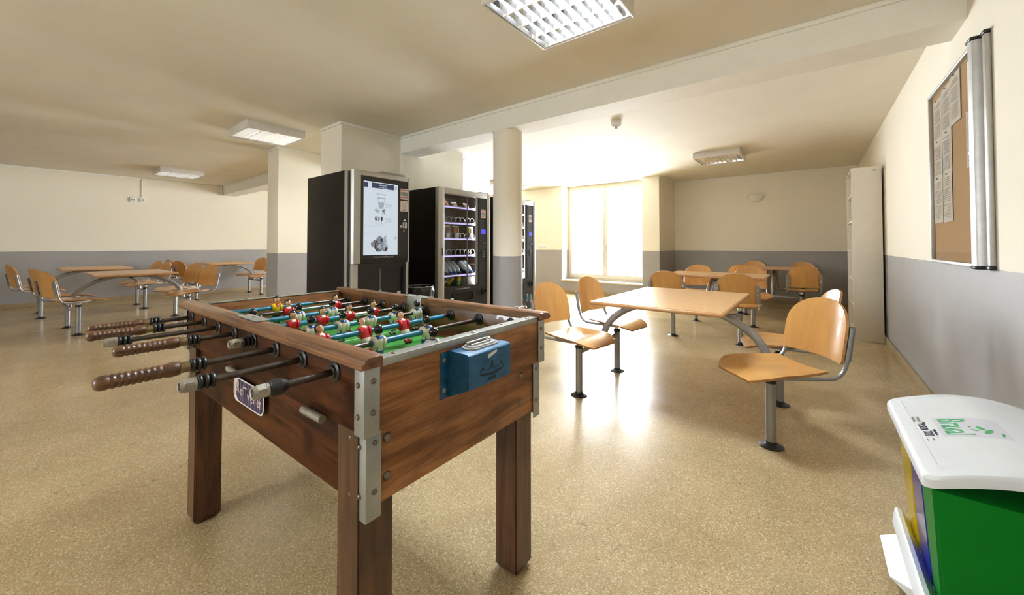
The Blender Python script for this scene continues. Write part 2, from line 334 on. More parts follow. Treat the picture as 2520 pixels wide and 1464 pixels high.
# ------------------------------------------------------------------ the setting
CZ = 2.512; XR = 0.654; XL = -11.05; YW = 7.91; YF = 9.0; YB = -4.0; BZ = 2.298
struct('floor', MB().box(XL-.3, XR+.3, YB-.3, YF+.3, -.12, 0, 'floor'))
struct('ceiling', MB().box(XL-.3, XR+.3, YB-.3, YF+.3, CZ, CZ+.12, 'ceil'))
struct('wall_right', MB().box(XR, XR+.15, YB-.15, YF+.15, 0, CZ, 'wall'))
struct('wall_far', MB().box(-2.415, XR, YF, YF+.15, 0, CZ, 'wall'))
struct('wall_left', MB().box(XL-.15, XL, YB-.15, YW+.4, 0, CZ, 'wall'))
W1 = (-4.66, -2.754); W2 = (-7.5, -5.85); WZ0 = .31  # second window is unseen, added behind the machines to light the room
w = MB()
w.box(-2.754, -2.415, YW, YF+.15, 0, CZ, 'wall'); w.box(W1[0], W1[1], YW, YW+.4, 0, WZ0-.03, 'wall')
w.box(W2[1], W1[0], YW, YW+.4, 0, CZ, 'wall'); w.box(W2[0], W2[1], YW, YW+.4, 0, WZ0-.03, 'wall'); w.box(XL, W2[0], YW, YW+.4, 0, CZ, 'wall')
struct('wall_window', w)
w = MB(); BW = ((-3.3, -2.1, 1.0, 2.2),)     # unseen window behind the photographer, added to light the room
xs = [XL, -9.5, -6.9, -4.6, -1.2, XR]
for a, b in ((XL, -3.3), (-2.1, XR)): w.box(a, b, YB-.15, YB, 0, CZ, 'wall')
for a, b, z0, z1 in BW: w.box(a, b, YB-.15, YB, 0, z0, 'wall'); w.box(a, b, YB-.15, YB, z1, CZ, 'wall')
struct('wall_back', w)
struct('wall_block', MB().box(-4.67, -4.19, 2.245, 4.17, 0, CZ, 'wall'))
struct('wall_pillar', MB().box(-6.33, -5.955, 2.27, 3.285, 0, CZ, 'wall'))
struct('column', MB().lathe([(.155, 0), (.155, BZ)], 'wall', 48, (-2.53, 3.18, 0)))
struct('beam', MB().box(-4.19, XR, 3.04, 3.325, BZ, CZ, 'trim'))
struct('beam', MB().box(XL, -6.33, 3.0, 3.285, BZ, CZ, 'trim')); struct('beam', MB().box(-5.955, -4.67, 3.0, 3.285, BZ, CZ, 'trim'))

def base(name, x0, x1, y0, y1): struct(name, MB().box(x0, x1, y0, y1, 0, .085, 'base', .006))
base('baseboard_left', XL, XL+.02, YB, YW); base('baseboard_right', XR-.02, XR, YB, YF); base('baseboard_far', -2.415, XR-.02, YF-.02, YF)
base('baseboard_window', W2[0], -2.754, YW-.02, YW); base('baseboard_pier', -2.754, -2.395, YW-.02, YW); base('baseboard_alcove', -2.415, -2.395, YW, YF-.02)
base('baseboard_block', -4.19, -4.17, 2.245, 4.17); base('baseboard_pillar', -6.33, -5.935, 2.25, 2.27); base('baseboard_pillar_side', -5.955, -5.935, 2.27, 3.285)
def cor(n, x0, x1, y0, y1): struct('trim_%d' % n, MB().box(x0, x1, y0, y1, CZ-.03, CZ, 'trim', .004))
cor(1, XL, XL+.022, YB, 3.0); cor(2, -2.39, XR, YF-.022, YF); cor(3, -4.19, -4.17, 2.2452, 3.0218); cor(4, -4.67, -4.17, 2.225, 2.245)
cor(5, -4.17, XR, 3.022, 3.04); cor(6, -2.415, -2.393, YW, YF-.022); cor(7, -5.955, -5.937, 2.2702, 2.9818); cor(8, -6.33, -5.937, 2.25, 2.27)
cor(9, XL+.022, -6.33, 2.982, 3.0)

def window(n, x0, x1, y, z0, z1, two=True, handle=True):
    f = MB(); t = .06
    f.box(x0, x1, y-.03, y+.04, z1-.055, z1, 'winframe', .004); f.box(x0, x1, y-.03, y+.04, z0, z0+.05, 'winframe', .004)
    f.box(x0, x0+t, y-.03, y+.04, z0+.05, z1-.055, 'winframe', .004); f.box(x1-t, x1, y-.03, y+.04, z0+.05, z1-.055, 'winframe', .004)
    o = struct('window_%d' % n, f)
    xm = (x0+x1)/2; a, b = z0+.05, z1-.055
    for xa, xb in ((x0+t, xm-.005), (xm+.005, x1-t)):
        s = MB(); q = .05
        s.box(xa, xb, y-.045, y+.02, b-q, b, 'winframe', .005); s.box(xa, xb, y-.045, y+.02, a, a+q+.03, 'winframe', .005)
        s.box(xa, xa+q, y-.045, y+.02, a+q+.03, b-q, 'winframe', .005); s.box(xb-q, xb, y-.045, y+.02, a+q+.03, b-q, 'winframe', .005)
        so = s.build('sash', o)
        g = MB().box(xa+q, xb-q, y-.012, y-.006, a+q+.03, b-q, 'glass').build('pane', so)
    if handle:
        h = MB().box(xm+.012, xm+.034, y-.056, y-.045, 1.05, 1.18, 'alu', .003).tube([(xm+.023, y-.05, 1.13), (xm+.023, y-.085, 1.13), (xm+.115, y-.09, 1.13)], .007, 'alu')
        h.build('window_handle', o)
    return o
window(1, W1[0]+.002, W1[1]-.002, 8.235, WZ0, CZ); window(2, W2[0]+.002, W2[1]-.002, 8.235, WZ0, CZ, handle=False)
for k, (a, b, z0, z1) in enumerate(BW): window(3+k, a, b, YB-.07, z0, z1, handle=False)
struct('sill_1', MB().box(W1[0]-.02, W1[1]+.012, YW-.03, YW+.4, WZ0-.03, WZ0, 'sill', .004))
struct('sill_2', MB().box(W2[0]-.02, W2[1]+.02, YW-.03, YW+.4, WZ0-.03, WZ0, 'sill', .004))

# ------------------------------------------------------------------ ceiling lights
def lamp(x, y, on, label):
    t = thing('ceiling_light', label, 'ceiling light', (x, y, CZ), 0, 'square louvre ceiling lights')
    a = .31; H = .092
    h = MB()
    h.box(-a, a, -a, a, -.012, -.001, 'lampbody')
    for sx in (-1, 1):
        h.box(sx*a, sx*(a-.014), -a, a, -H, -.012, 'lampbody', .003); h.box(-a+.014, a-.014, sx*a, sx*(a-.014), -H, -.012, 'lampbody', .003)
    h.build('housing', t)
    p = .145; lm_ = 'louvre_satin' if on in ('tube_warm', 'tube_cool') else 'louvre'; sm_ = 'louvre_side' if on else 'louvre'
    lv = MB()
    for k in range(5):
        yc = -2*p+k*p
        wd = .016 if 0 < k < 4 else .012
        lv.prism([(yc-.004, -H+.004), (yc+.004, -H+.004), (yc+wd*1.5, -.040), (yc-wd*1.5, -.040)], -a+.016, a-.016, sm_, 'X')
    for k in range(9):
        xc = -.256+.064*k
        lv.prism([(xc-.001, -H+.006), (xc+.001, -H+.006), (xc+.013, -.052), (xc-.013, -.052)], -2*p, 2*p, lm_, 'Y')
    for s_ in (-1, 1): lv.prism([(s_*.294, -H+.004), (s_*.290, -H+.004), (s_*.270, -.040), (s_*.294, -.040)], -2*p, 2*p, sm_, 'Y')
    lv.build('louvre', t)
    for k in range(4):
        yc = -1.5*p+k*p
        tb = MB().lathe([(.013, -.268), (.013, .268)], on or 'tube_off', 14, (0, yc, -.030), 'X').build('fluorescent_tube', t)
        for s_ in (-1, 1): MB().box(s_*.2685, s_*.276, yc-.012, yc+.012, -.0395, -.0125, 'white').build('tube_holder', tb)
    return t
lamp(-1.10, 1.85, 'tube_bright', 'lit square ceiling light above the football table, mirror louvre')
lamp(-5.22, 1.86, 'tube_warm', 'lit square ceiling light in front of the cream pillar')
lamp(-9.40, 1.86, 'tube_cool', 'lit square ceiling light nearest the wall with the two sockets')
lamp(-1.11, 6.62, None, 'unlit square ceiling light above the tables by the white bookcase')
lamp(-5.20, 6.62, None, 'unlit square ceiling light partly hidden by the round column')
lamp(-1.10, -2.6, 'tube_bright', 'added square fill light behind the photographer, near the right wall')  # this lamp and the next two are unseen, added as fill
lamp(-5.22, -2.6, 'tube_cool', 'added square fill light behind the photographer, in the middle')
lamp(-9.40, -2.6, 'tube_cool', 'added square fill light behind the photographer, near the left wall')

sd = thing('smoke_detector', 'round white smoke detector on the ceiling behind the beam', 'smoke detector', (-1.74, 4.16, CZ))
MB().lathe([(.058, -.001), (.058, -.022), (.054, -.024), (.054, -.028), (.058, -.030), (.052, -.05), (.03, -.062), (0.001, -.064)], 'white', 28).build('detector_body', sd)
MB().lathe([(.017, -.06), (.017, -.078), (.012, -.084), (.001, -.085)], 'alu', 16).build('sensor_cap', sd)

sco = thing('wall_sconce', 'half-bowl plaster wall lamp above the far tables', 'wall lamp', (-.87, YF, 2.07))
v = []; f = []; nu, nv = 20, 8
sm = MB()
def scf(u, vv):
    a = PI*u; r = .145*math.cos(vv*PI/2*.96); z = -.135*math.sin(vv*PI/2*.96)
    return ((r*math.cos(a), -r*.75*math.sin(a)-.002, z+.03), (math.cos(a), -math.sin(a), -.4))
sm.sheet(scf, lin(0, 1, 21), lin(0, 1, 9), .006, 'ceramic'); sm.build('shade', sco)
MB().box(-.05, .05, -.02, -.001, -.04, .02, 'whitemetal', .003).build('mounting_plate', sco)

def socket(y, z, lab, two):
    t = thing('wall_socket', lab, 'socket', (XL, y, z)); MB().box(.001, .028, -.042, .042, -.042, .042, 'white', .006).build('socket_box', t)
    if two:
        for s in (-1, 1): MB().lathe([(.008, .028), (.008, .0295)], 'black', 12, (0, s*.018, 0), 'X').build('pin_hole', t)
    else: MB().lathe([(.022, .028), (.022, .0295)], 'bookmix', 20, (0, 0, 0), 'X').build('socket_well', t)
socket(1.466, 2.05, 'white two-hole wall socket, left of the cable trunking', True); socket(1.62, 2.05, 'white round-well wall socket directly below the cable trunking', False)
tr = MB(); tr.box(XL+.001, XL+.018, 1.592, 1.612, 2.11, CZ-.031, 'trim', .003); tr.box(XL+.0225, XL+.036, 1.592, 2.98, CZ-.022, CZ-.004, 'trim', .003)
tr.box(XL+.001, XL+.016, 1.47, 1.592, 2.11, 2.122, 'trim', .002); tr.box(XL+.036, XL+.052, 2.952, 2.98, BZ-.02, CZ-.022, 'trim', .003); tr.box(XL+.001, XL+.016, 2.98, 3.55, BZ-.022, BZ-.004, 'trim', .003)
tag(tr.build('cable_trunking'), 'cream cable trunking on the far left wall running to the beam', 'cable trunking')
tr = MB(); tr.box(-4.189, -4.17, 3.03, 3.05, 1.4, 2.28, 'trim', .003); tr.box(-4.189, -4.17, 3.03, 3.40, 2.28, 2.296, 'trim', .003)
tag(tr.build('cable_trunking'), 'cream cable trunking on the block above the vending machines', 'cable trunking')
tag(MB().box(-5.21, -5.19, YW-.018, YW-.001, 2.38, CZ-.001, 'trim', .003).build('cable_trunking'), 'short cream cable trunking near the ceiling left of the tall window', 'cable trunking')
lp = [(-4.18, 4.172+.045*math.sin(t), 2.36+.066*math.cos(t)) for t in lin(0, PI, 17)]
tag(MB().tube(lp, .004, 'whitemetal', 8).box(-4.2, -4.17, 4.171, 4.2, 2.415, 2.435, 'whitemetal', .003).build('wire_loop'), 'thin cream wire looping off the corner of the block near the column', 'wire')
sw = thing('light_switch', 'white triple light switch on the wall left of the tall window', 'switch', (-5.19, YW, 1.088))
MB().box(-.115, .115, -.012, -.001, -.04, .04, 'white', .004).build('switch_plate', sw)
for k in range(3): MB().box(-.10+.069*k, -.038+.069*k, -.018, -.012, -.028, .028, 'white', .003).build('rocker', sw)

# ------------------------------------------------------------------ canteen tables with swivel chairs
def make_chair():
    t = thing('swivel_chair', 'x', 'chair', group='beech canteen chairs')
    MB().lathe([(.0255, .012), (.0255, .352)], 'steel', 20).build('leg', t)
    MB().lathe([(.060, 0), (.060, .004), (.050, .009), (.034, .013), (.0275, .018), (.0265, .030)], 'rubber', 28).build('foot', t)
    MB().lathe([(.0285, .348), (.0285, .366), (.024, .372)], 'rubber', 20).build('collar', t)
    MB().lathe([(.0165, .37), (.0165, .385), (.026, .386), (.031, .422)], 'chrome', 18).build('stem', t)
    fr = MB(); fr.box(-.11, .085, -.115, .115, .421, .427, 'steel', .002)
    for s in (-1, 1):
        pts = [(.10, s*.11, .424), (.04, s*.16, .426), (-.06, s*.183, .428), (-.17, s*.192, .428)]
        for a in lin(0, 1, 8)[1:]:
            th = a*math.radians(80); pts.append((-.17-.085*math.sin(th), s*(.192+.006*a), .428+.085*(1-math.cos(th))))
        x0, z0 = pts[-1][0], pts[-1][2]
        for z in (.55, .61, .65, .685): pts.append((x0-(z-z0)*.19, s*.201, z))
        fr.tube(pts, (.010, .0085), 'steel', 10)
    for s in (-1, 1):
        pl = [(-.2655-.19*(z-.52)*.95-.0+d, z) for z, d in ((.515, .0), (.69, .0), (.69, -.005), (.515, -.005))]
        fr.prism([(a-.004, b) for a, b in pl], s*.172, s*.205, 'steel', 'Y')
    fr.build('frame', t)
    def seat(u, v):
        x = -.185+.405*v
        w = .168+.036*math.sin(min(1, v/.62)*PI/2)
        if v > .70: q = (v-.70)/.30; w *= 1-.38*q**2.6
        y = w*u
        z = .443+.010*u*u*(1-v)-.007*math.exp(-((v-.38)/.24)**2)*(1-u*u)
        dr = max(0, (v-.64)/.36); z -= .040*dr**2.0
        return ((x, y, z), (.24*dr, 0, 1))
    MB().sheet(seat, lin(-1, 1, 17), lin(0, 1, 25), .012, 'plyseat', 'plyedge').build('seat', t)
    def back(u, v):
        z = .500+.313*v
        w = .196
        if v > .42: q = (v-.42)/.58; w = .196*max(.0, 1-q**2.5)**(1/2.3)
        if v < .07: w *= 1-.05*((.07-v)/.07)**2
        w = max(w, .012)
        y = w*u; x = -.247-.19*(z-.52)*.95-.01+.05*(y/.2)**2*1.0 - .028
        return ((x, y, z), (1, -.5*y/.2, .18))
    vs_ = [0, .03, .07]+lin(.14, .9, 15)+[.93, .955, .975, .988, .996, 1]
    bk = MB().sheet(back, lin(-1, 1, 17), vs_, .012, 'ply', 'plyedge').build('backrest', t, ang=50)
    for s in (-1, 1):
        for z in (.59, .645): MB().lathe([(.006, 0), (.006, .003), (.001, .005)], 'chrome', 10, (0, 0, 0), 'X', ).build('bolt', bk, (-.286-.19*(z-.56), s*.185, z))
    return t
def make_table():
    t = thing('canteen_table', 'x', 'table', group='beech canteen tables')
    MB().box(-.40, .40, -.57, .57, .712, .736, 'lamedge', .009, 3).build('edge_lipping', t)
    MB().box(-.391, .391, -.561, .561, .7355, .7372, 'lam').build('tabletop', t)
    pts = []
    for k in range(33):
        a = PI*k/32; x = -.565*math.cos(a); s = math.sin(a)
        z = .315+.372*min(1.0, (s**.92)*1.02); pts.append((x, 0, z))
    MB().tube(pts, (.026, .021), 'steel', 16).build('arch', t)
    for s in (-1, 1): MB().tube([(s*.593, -.326, .318), (s*.593, .326, .318)], .0185, 'steel', 14).build('crossbar', t)
    MB().box(-.03, .03, -.40, .40, .694, .711, 'steel', .003).build('support_rail', t)
    MB().lathe([(.001, .648), (.022, .652), (.024, .668)], 'rubber', 16).build('end_cap', t)
    return t
chair0 = make_chair(); table0 = make_table(); used = set()
def place(src, key, x, y, rz, label):
    o = src if key not in used else copy_tree(src); used.add(key)
    o.location = (x, y, 0); o.rotation_euler = (0, 0, rz); o['label'] = label; return o
R = math.radians
def unit(cx, cy, rot, label, chairs):
    """chairs: (sx, sy, back direction in degrees, label); local posts at +-.593 along the arch, +-.353 across"""
    place(table0, 'table', cx, cy, rot, label)
    for px, py, back, lab in chairs: place(chair0, 'chair', px, py, R(back)+PI, lab)
unit(-.785, 2.935, 0, 'nearest beech table, beside the football table', [
    (-1.378, 2.583, 171, 'beech chair right beside the football table, seat turned to the nearest table'),
    (-1.378, 3.289, 172, 'beech chair at the nearest table, just behind the chair by the football table'),
    (-.192, 2.583, 42, 'big foreground beech chair closest to the recycling bin'),
    (-.192, 3.289, 14, 'beech chair mostly hidden behind the big foreground chair, backrest edge-on')])
unit(-1.0, 5.58, PI/2, 'beech table in the middle, behind the nearest one', [
    (-1.365, 4.99, -89, 'beech chair seen from behind at the middle table, nearer the window'),
    (-.645, 4.99, -88, 'beech chair seen from behind at the middle table, between nearest table and bookcase'),
    (-1.365, 6.17, 94, 'beech chair facing the camera behind the middle table, nearer the window'),
    (-.645, 6.17, 103, 'beech chair facing the camera behind the middle table, its seat edge showing')])
unit(-.5, 7.82, PI/2, 'farthest beech table against the far grey wall by the bookcase', [
    (-.865, 7.23, -90, 'beech chair seen from behind at the farthest table, partly covered by another chair'),
    (-.135, 7.23, -82, 'beech chair seen from behind at the farthest table, next to the bookcase'),
    (-.865, 8.41, 92, 'beech chair behind the farthest table, only its top showing, under the wall lamp'),
    (-.135, 8.41, 91, 'beech chair behind the farthest table, only its top showing, nearer the bookcase')])
unit(-7.53, 1.0, PI/2, 'beech table nearest the football table handles in the left area', [
    (-7.18, .49, -71, 'foremost beech chair at the left end of the left area, above the turned handles'),
    (-7.93, .445, -72, 'beech chair behind the foremost chair at the left end of the left area'),
    (-7.93, 1.56, 113, 'beech chair facing left between two tables in the left area, next to the foremost one'),
    (-7.18, 1.56, 108, 'beech chair facing left directly behind the left corner of the football table')])
unit(-9.62, .83, PI/2, 'beech table close to the wall under the two sockets', [
    (-9.26, .25, -77, 'beech chair at the far left edge, front one of the overlapping pair'),
    (-9.98, .25, -79, 'beech chair at the far left edge, nearly hidden behind its neighbour'),
    (-9.98, 1.41, 102, 'beech chair facing left near the wall, farther of the pair under the sockets'),
    (-9.26, 1.41, 100, 'beech chair facing left, nearer of the pair under the sockets')])
unit(-10.17, 2.82, PI/2, 'beech table in the left area closest to the cream pillar', [
    (-10.53, 2.25, -77, 'beech chair turned to the pillar table, farther of the pair seen edge-on'),
    (-9.81, 2.25, -75, 'beech chair turned to the pillar table, nearer of the pair seen edge-on'),
    (-10.53, 3.41, 107, 'beech chair next to the cream pillar with its backrest showing'),
    (-9.81, 3.41, 110, 'beech chair half hidden by the cream pillar, only its seat showing')])
# ------------------------------------------------------------------ the football table (local u = x along the sides, v = y across)
FT = thing('table_football', 'old dark wooden table football game with steel rods, in the foreground', 'table football', (-1.43, .805, 0), .012)
ZR = .817; UE = .668; VS = .350
# legs
for x0, y0 in ((-.60, -.352), (.548, -.345), (-.60, .25), (.556, .222)):
    lg = MB(); bm = bmesh.new()
    bmesh.ops.create_cube(bm, size=1, matrix=Matrix.Translation((x0+.045, y0+.045, .36)) @ Matrix.Diagonal((.09, .09, .68, 1)))
    bmesh.ops.bevel(bm, geom=[e for e in bm.edges if abs(e.verts[0].co.z-e.verts[1].co.z) > .1], offset=.004, segments=2, affect='EDGES'); lg.addbm(bm, 'legw')
    b0, b1 = .012, .078
    lg.add([(x0+b, y0+c, 0) for b, c in ((b0, b0), (b1, b0), (b1, b1), (b0, b1))]+[(x0+b, y0+c, .02) for b, c in ((0, 0), (.09, 0), (.09, .09), (0, .09))],
           [(3, 2, 1, 0), (0, 1, 5, 4), (1, 2, 6, 5), (2, 3, 7, 6), (3, 0, 4, 7)], 'legw')
    lg.build('leg', FT)
# upper box and lower apron
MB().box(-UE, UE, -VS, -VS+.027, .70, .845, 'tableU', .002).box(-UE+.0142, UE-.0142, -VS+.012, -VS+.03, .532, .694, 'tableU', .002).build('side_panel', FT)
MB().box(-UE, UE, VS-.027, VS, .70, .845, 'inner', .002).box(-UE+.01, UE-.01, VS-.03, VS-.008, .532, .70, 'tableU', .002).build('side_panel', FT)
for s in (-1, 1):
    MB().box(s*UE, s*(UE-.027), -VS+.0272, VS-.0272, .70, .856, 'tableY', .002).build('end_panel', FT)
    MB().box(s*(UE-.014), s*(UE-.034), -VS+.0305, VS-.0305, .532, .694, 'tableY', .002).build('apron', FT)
    # aluminium strip capping the end panel
    st = MB(); st.box(s*(UE+.004), s*(UE-.030), -.312, .312, .8565, .8595, 'zinc', .001).box(s*(UE+.004), s*(UE+.001), -.312, .312, .842, .857, 'zinc', .001)
    so = st.build('metal_strip', FT)
    for q in range(5):
        MB().lathe([(.0075, 0), (.0065, .002), (.003, .0035), (.0005, .004)], 'bolt', 12).build('screw', so, (s*(UE-.012), -.27+.135*q, .8595))
# wooden top rails with a rounded, routed outer lip
for s in (-1, 1):
    prof = [(.315, .846), (.366, .846), (.3735, .852), (.3735, .860), (.3655, .864), (.3645, .867), (.360, .872), (.350, .875), (.322, .875), (.315, .871)]
    r = MB(); poly = [(s*a, b) for a, b in prof]
    bm = bmesh.new(); vs = [[bm.verts.new((x, a, b)) for a, b in poly] for x in (-.688, -.680, .680, .688)]
    cy = sum(a for a, b in poly)/len(poly)
    for vv in (vs[0], vs[3]):
        for q in vv: q.co.y = cy+(q.co.y-cy)*.86; q.co.z = .861+(q.co.z-.861)*.8
    n = len(poly)
    for i in range(3):
        for k in range(n): bm.faces.new((vs[i][k], vs[i][(k+1) % n], vs[i+1][(k+1) % n], vs[i+1][k]))
    bm.faces.new(vs[0]); bm.faces.new(vs[3][::-1]); r.addbm(bm, 'rail')
    rl = r.build('top_rail', FT, ang=28)
    pl = MB().box(-.085, .085, s*.312, s*.351, .8755, .8785, 'zinc', .001).box(-.05, .05, s*.312, s*.3145, .836, .876, 'zinc', .001).build('joint_plate', rl)
    for q in (-.07, .0): MB().lathe([(.007, 0), (.006, .002), (.0005, .0035)], 'bolt', 12).build('screw', pl, (q, s*.33, .8785))
    if s > 0:
        for q in (-.56, -.30, .22, .56): MB().lathe([(.008, 0), (.008, .006), (.006, .008), (.0005, .0085)], 'zinc', 10).build('bolt', rl, (q, .338, .8745))
        MB().box(-.05, .05, .3215, .3228, .745, .836, 'zinc').build('wear_plate', FT)
# corner angles in two lengths
for sx in (-1, 1):
    for sy in (-1, 1):
        for z0, z1, o in ((.698, .846 if sy < 0 else .846, .0025), (.508, .6975, -.0105)):
            b = MB(); xo, yo = UE+o, VS+o; th = .0022; wd = .036
            b.box(sx*xo, sx*(xo-wd), sy*(yo), sy*(yo+th), z0, z1, 'zinc', .0006); b.box(sx*xo, sx*(xo+th), sy*(yo+th), sy*(yo-wd), z0, z1, 'zinc', .0006)
            bo = b.build('corner_angle', FT)
            for zz in (z0+.05, z1-.03) if z1 > .7 else (z0+.06, z1-.022):
                MB().lathe([(.0065, 0), (.006, .002), (.004, .004), (.0005, .005)], 'bolt', 14, axis='Y' if 0 else 'Z', T=Matrix.Rotation(sx*PI/2, 4, 'Y')).build('bolt', bo, (sx*(xo+th), sy*(yo-.02), zz))
                MB().lathe([(.0065, 0), (.006, .002), (.004, .004), (.0005, .005)], 'bolt', 14, T=Matrix.Rotation(-sy*PI/2, 4, 'X')).build('bolt', bo, (sx*(xo-.021), sy*(yo+th), zz-.008))
bp = [(.0001, 0)]
def dome(r): return [(r, 0), (r*.93, .003), (r*.7, .006), (r*.35, .008), (.0005, .0085)]
for y in (-.285, .235):
    for z in (.585, .672): MB().lathe(dome(.011), 'bolt', 16, T=Matrix.Rotation(PI/2, 4, 'Y')).build('coach_bolt', FT, (UE-.0145, y, z))
for x in (-.57, .60):
    for z in (.552, .678): MB().lathe(dome(.011), 'bolt', 16, T=Matrix.Rotation(PI/2, 4, 'X')).build('coach_bolt', FT, (x, -VS+.0125, z))
# pitch, side ramps, markings
pf = MB().box(-UE+.028, UE-.028, -VS+.0275, VS-.0275, .728, .738, 'pitch')
def strip(x0, x1, y0, y1): pf.box(x0, x1, y0, y1, .7385, .7392, 'line')
strip(-.003, .003, -.25, .25)
for s in (-1, 1):
    strip(s*.46, s*.466, -.15, .15); strip(s*.46, s*.60, -.153, -.147); strip(s*.46, s*.60, .147, .153)
    pf.add([(s*.02, -.25, .7391), (s*.13, -.25, .7391), (s*.09, -.2, .7391), (s*.115, -.145, .7391), (s*.06, -.165, .7391), (s*.02, -.12, .7391)], [(0, 1, 2, 3, 4, 5)], 'line')
ring = [(r*math.cos(t), r*math.sin(t), .7388) for r in (.10, .106) for t in [2*PI*k/48 for k in range(48)]]
pf.add(ring, [(k, (k+1) % 48, (k+1) % 48+48, k+48) for k in range(48)], 'line'); pf.build('pitch', FT)
for s in (-1, 1):
    MB().prism([(s*(VS-.0278), .7385), (s*(VS-.09), .7385), (s*(VS-.0278), .757)], -UE+.03, UE-.03, 'inner', 'X').build('side_ramp', FT)

# rods and players
def player_mesh(kind):
    b = MB()
    shirt = {'red': 'red', 'blue': 'fwhite', 'yellow': 'yellow'}[kind]; short = {'red': 'fwhite', 'blue': 'fblue', 'yellow': 'hair'}[kind]
    skin = 'pink' if kind == 'redpink' else 'skin'
    # shoulder barrel along the rod
    sh = 'fwhite' if kind == 'blue' else shirt
    b.lathe([(.0115, -.0215), (.0165, -.0205), (.019, -.0165), (.019, -.012), (.016, -.010)], sh, 18, axis='Y'); b.lathe([(.016, .010), (.019, .012), (.019, .0165), (.0165, .0205), (.0115, .0215)], sh, 18, axis='Y')
    # torso rings from hips to neck
    def body(z, rx, ry): return [(rx*math.cos(t), ry*math.sin(t), z) for t in [2*PI*k/24 for k in range(24)]]
    prof = [(-.026, .0125, .0165), (-.02, .0135, .0172), (-.008, .0155, .0185), (.004, .0165, .0195), (.012, .0148, .018), (.018, .010, .0125), (.0205, .0066, .0066)]
    for i in range(len(prof)-1):
        v = body(*prof[i])+body(*prof[i+1])
        for k in range(24):
            yy = abs(math.sin(2*PI*(k+.5)/24)*prof[i][2])
            mt = shirt
            if kind == 'blue' and (.0075 < yy < .0125 or i >= 4): mt = 'fblue'
            fx = math.cos(2*PI*(k+.5)/24)
            if kind == 'red' and i >= 4 and (fx > 0 and yy < .009 or i == 5): mt = 'fwhite'
            if kind == 'yellow' and i >= 3 and fx > 0 and yy < .010-(.002 if i > 3 else .005): mt = 'red'
            b.add([v[k], v[(k+1) % 24], v[(k+1) % 24+24], v[k+24]], [(0, 1, 2, 3)], mt)
    b.add(body(-.026, .0125, .0165), [tuple(range(24))], short)
    b.lathe([(.0070, .018), (.0064, .022), (.0068, .028)], skin, 12)
    # head, hair cap, nose
    b.ball((.001, 0, .0360), (.0126, .0118, .0152), skin, 16, 12)
    hc = MB(); bm = bmesh.new(); bmesh.ops.create_uvsphere(bm, u_segments=18, v_segments=14, radius=1)
    bmesh.ops.delete(bm, geom=[q for q in bm.verts if q.co.z < -.75 or (q.co.x > .50 and q.co.z < .42)], context='VERTS')
    for q in bm.verts: q.co = Vector((q.co.x*.0144-.0014, q.co.y*.0135, q.co.z*.0160+.0380))
    b.addbm(bm, 'hair')
    b.ball((.0136, 0, .0338), (.0024, .0018, .0026), skin, 8, 6)
    for s in (-1, 1):
        b.ball((.0121, s*.0046, .0378), (.0012, .0017, .0012), 'fwhite', 8, 6); b.ball((.0130, s*.0046, .0378), (.0008, .0009, .0010), 'hair', 8, 6)
        b.box(.0110, .0126, s*.0024, s*.0068, .0410, .0418, 'hair')
        b.ball((-.0002, s*.0122, .035), (.002, .0014, .003), skin, 8, 6)
    b.ball((.0121, 0, .0280), (.0012, .0026, .0009), 'red', 8, 6)
    # shorts, legs, socks, boots
    b.tube([(0, 0, -.024), (0, 0, -.034), (.0005, 0, -.043)], [(.0150, .0175), (.0155, .0172), (.014, .0155)], short, 18)
    for s in (-1, 1):
        y = s*.0075
        b.tube([(0, y, -.04), (-.001, y, -.05), (-.001, y, -.056)], [.0068, .006, .0056], 'skin', 10)
        sock = {'red': 'red', 'blue': 'fwhite', 'yellow': 'yellow'}[kind]; band = {'red': 'fwhite', 'blue': 'fblue', 'yellow': 'red'}[kind]
        b.tube([(-.001, y, -.054), (-.001, y, -.0585)], .0066, band, 10); b.tube([(-.001, y, -.0585), (-.001, y, -.068)], [.0063, .0058], sock, 10)
        b.ball((.0035, y, -.0705), (.0105, .0062, .0052), 'hair', 12, 8)
    return b.mesh('player_'+kind, 40)
PM = {k: player_mesh(k) for k in ('red', 'blue', 'yellow')}
handle_prof = [(.004, 0), (.010, .0015), (.0150, .007), (.0165, .015), (.0158, .021), (.0138, .0245)]
z = .0245
for k in range(8): handle_prof += [(.0155, z+.003), (.0163, z+.0055), (.0155, z+.008), (.0136, z+.0108)]; z += .0108
handle_prof += [(.0160, z+.006), (.0174, z+.015), (.0170, z+.022), (.0152, z+.029), (.0168, z+.031), (.012, z+.032)]
HL = z+.032
E_ = []
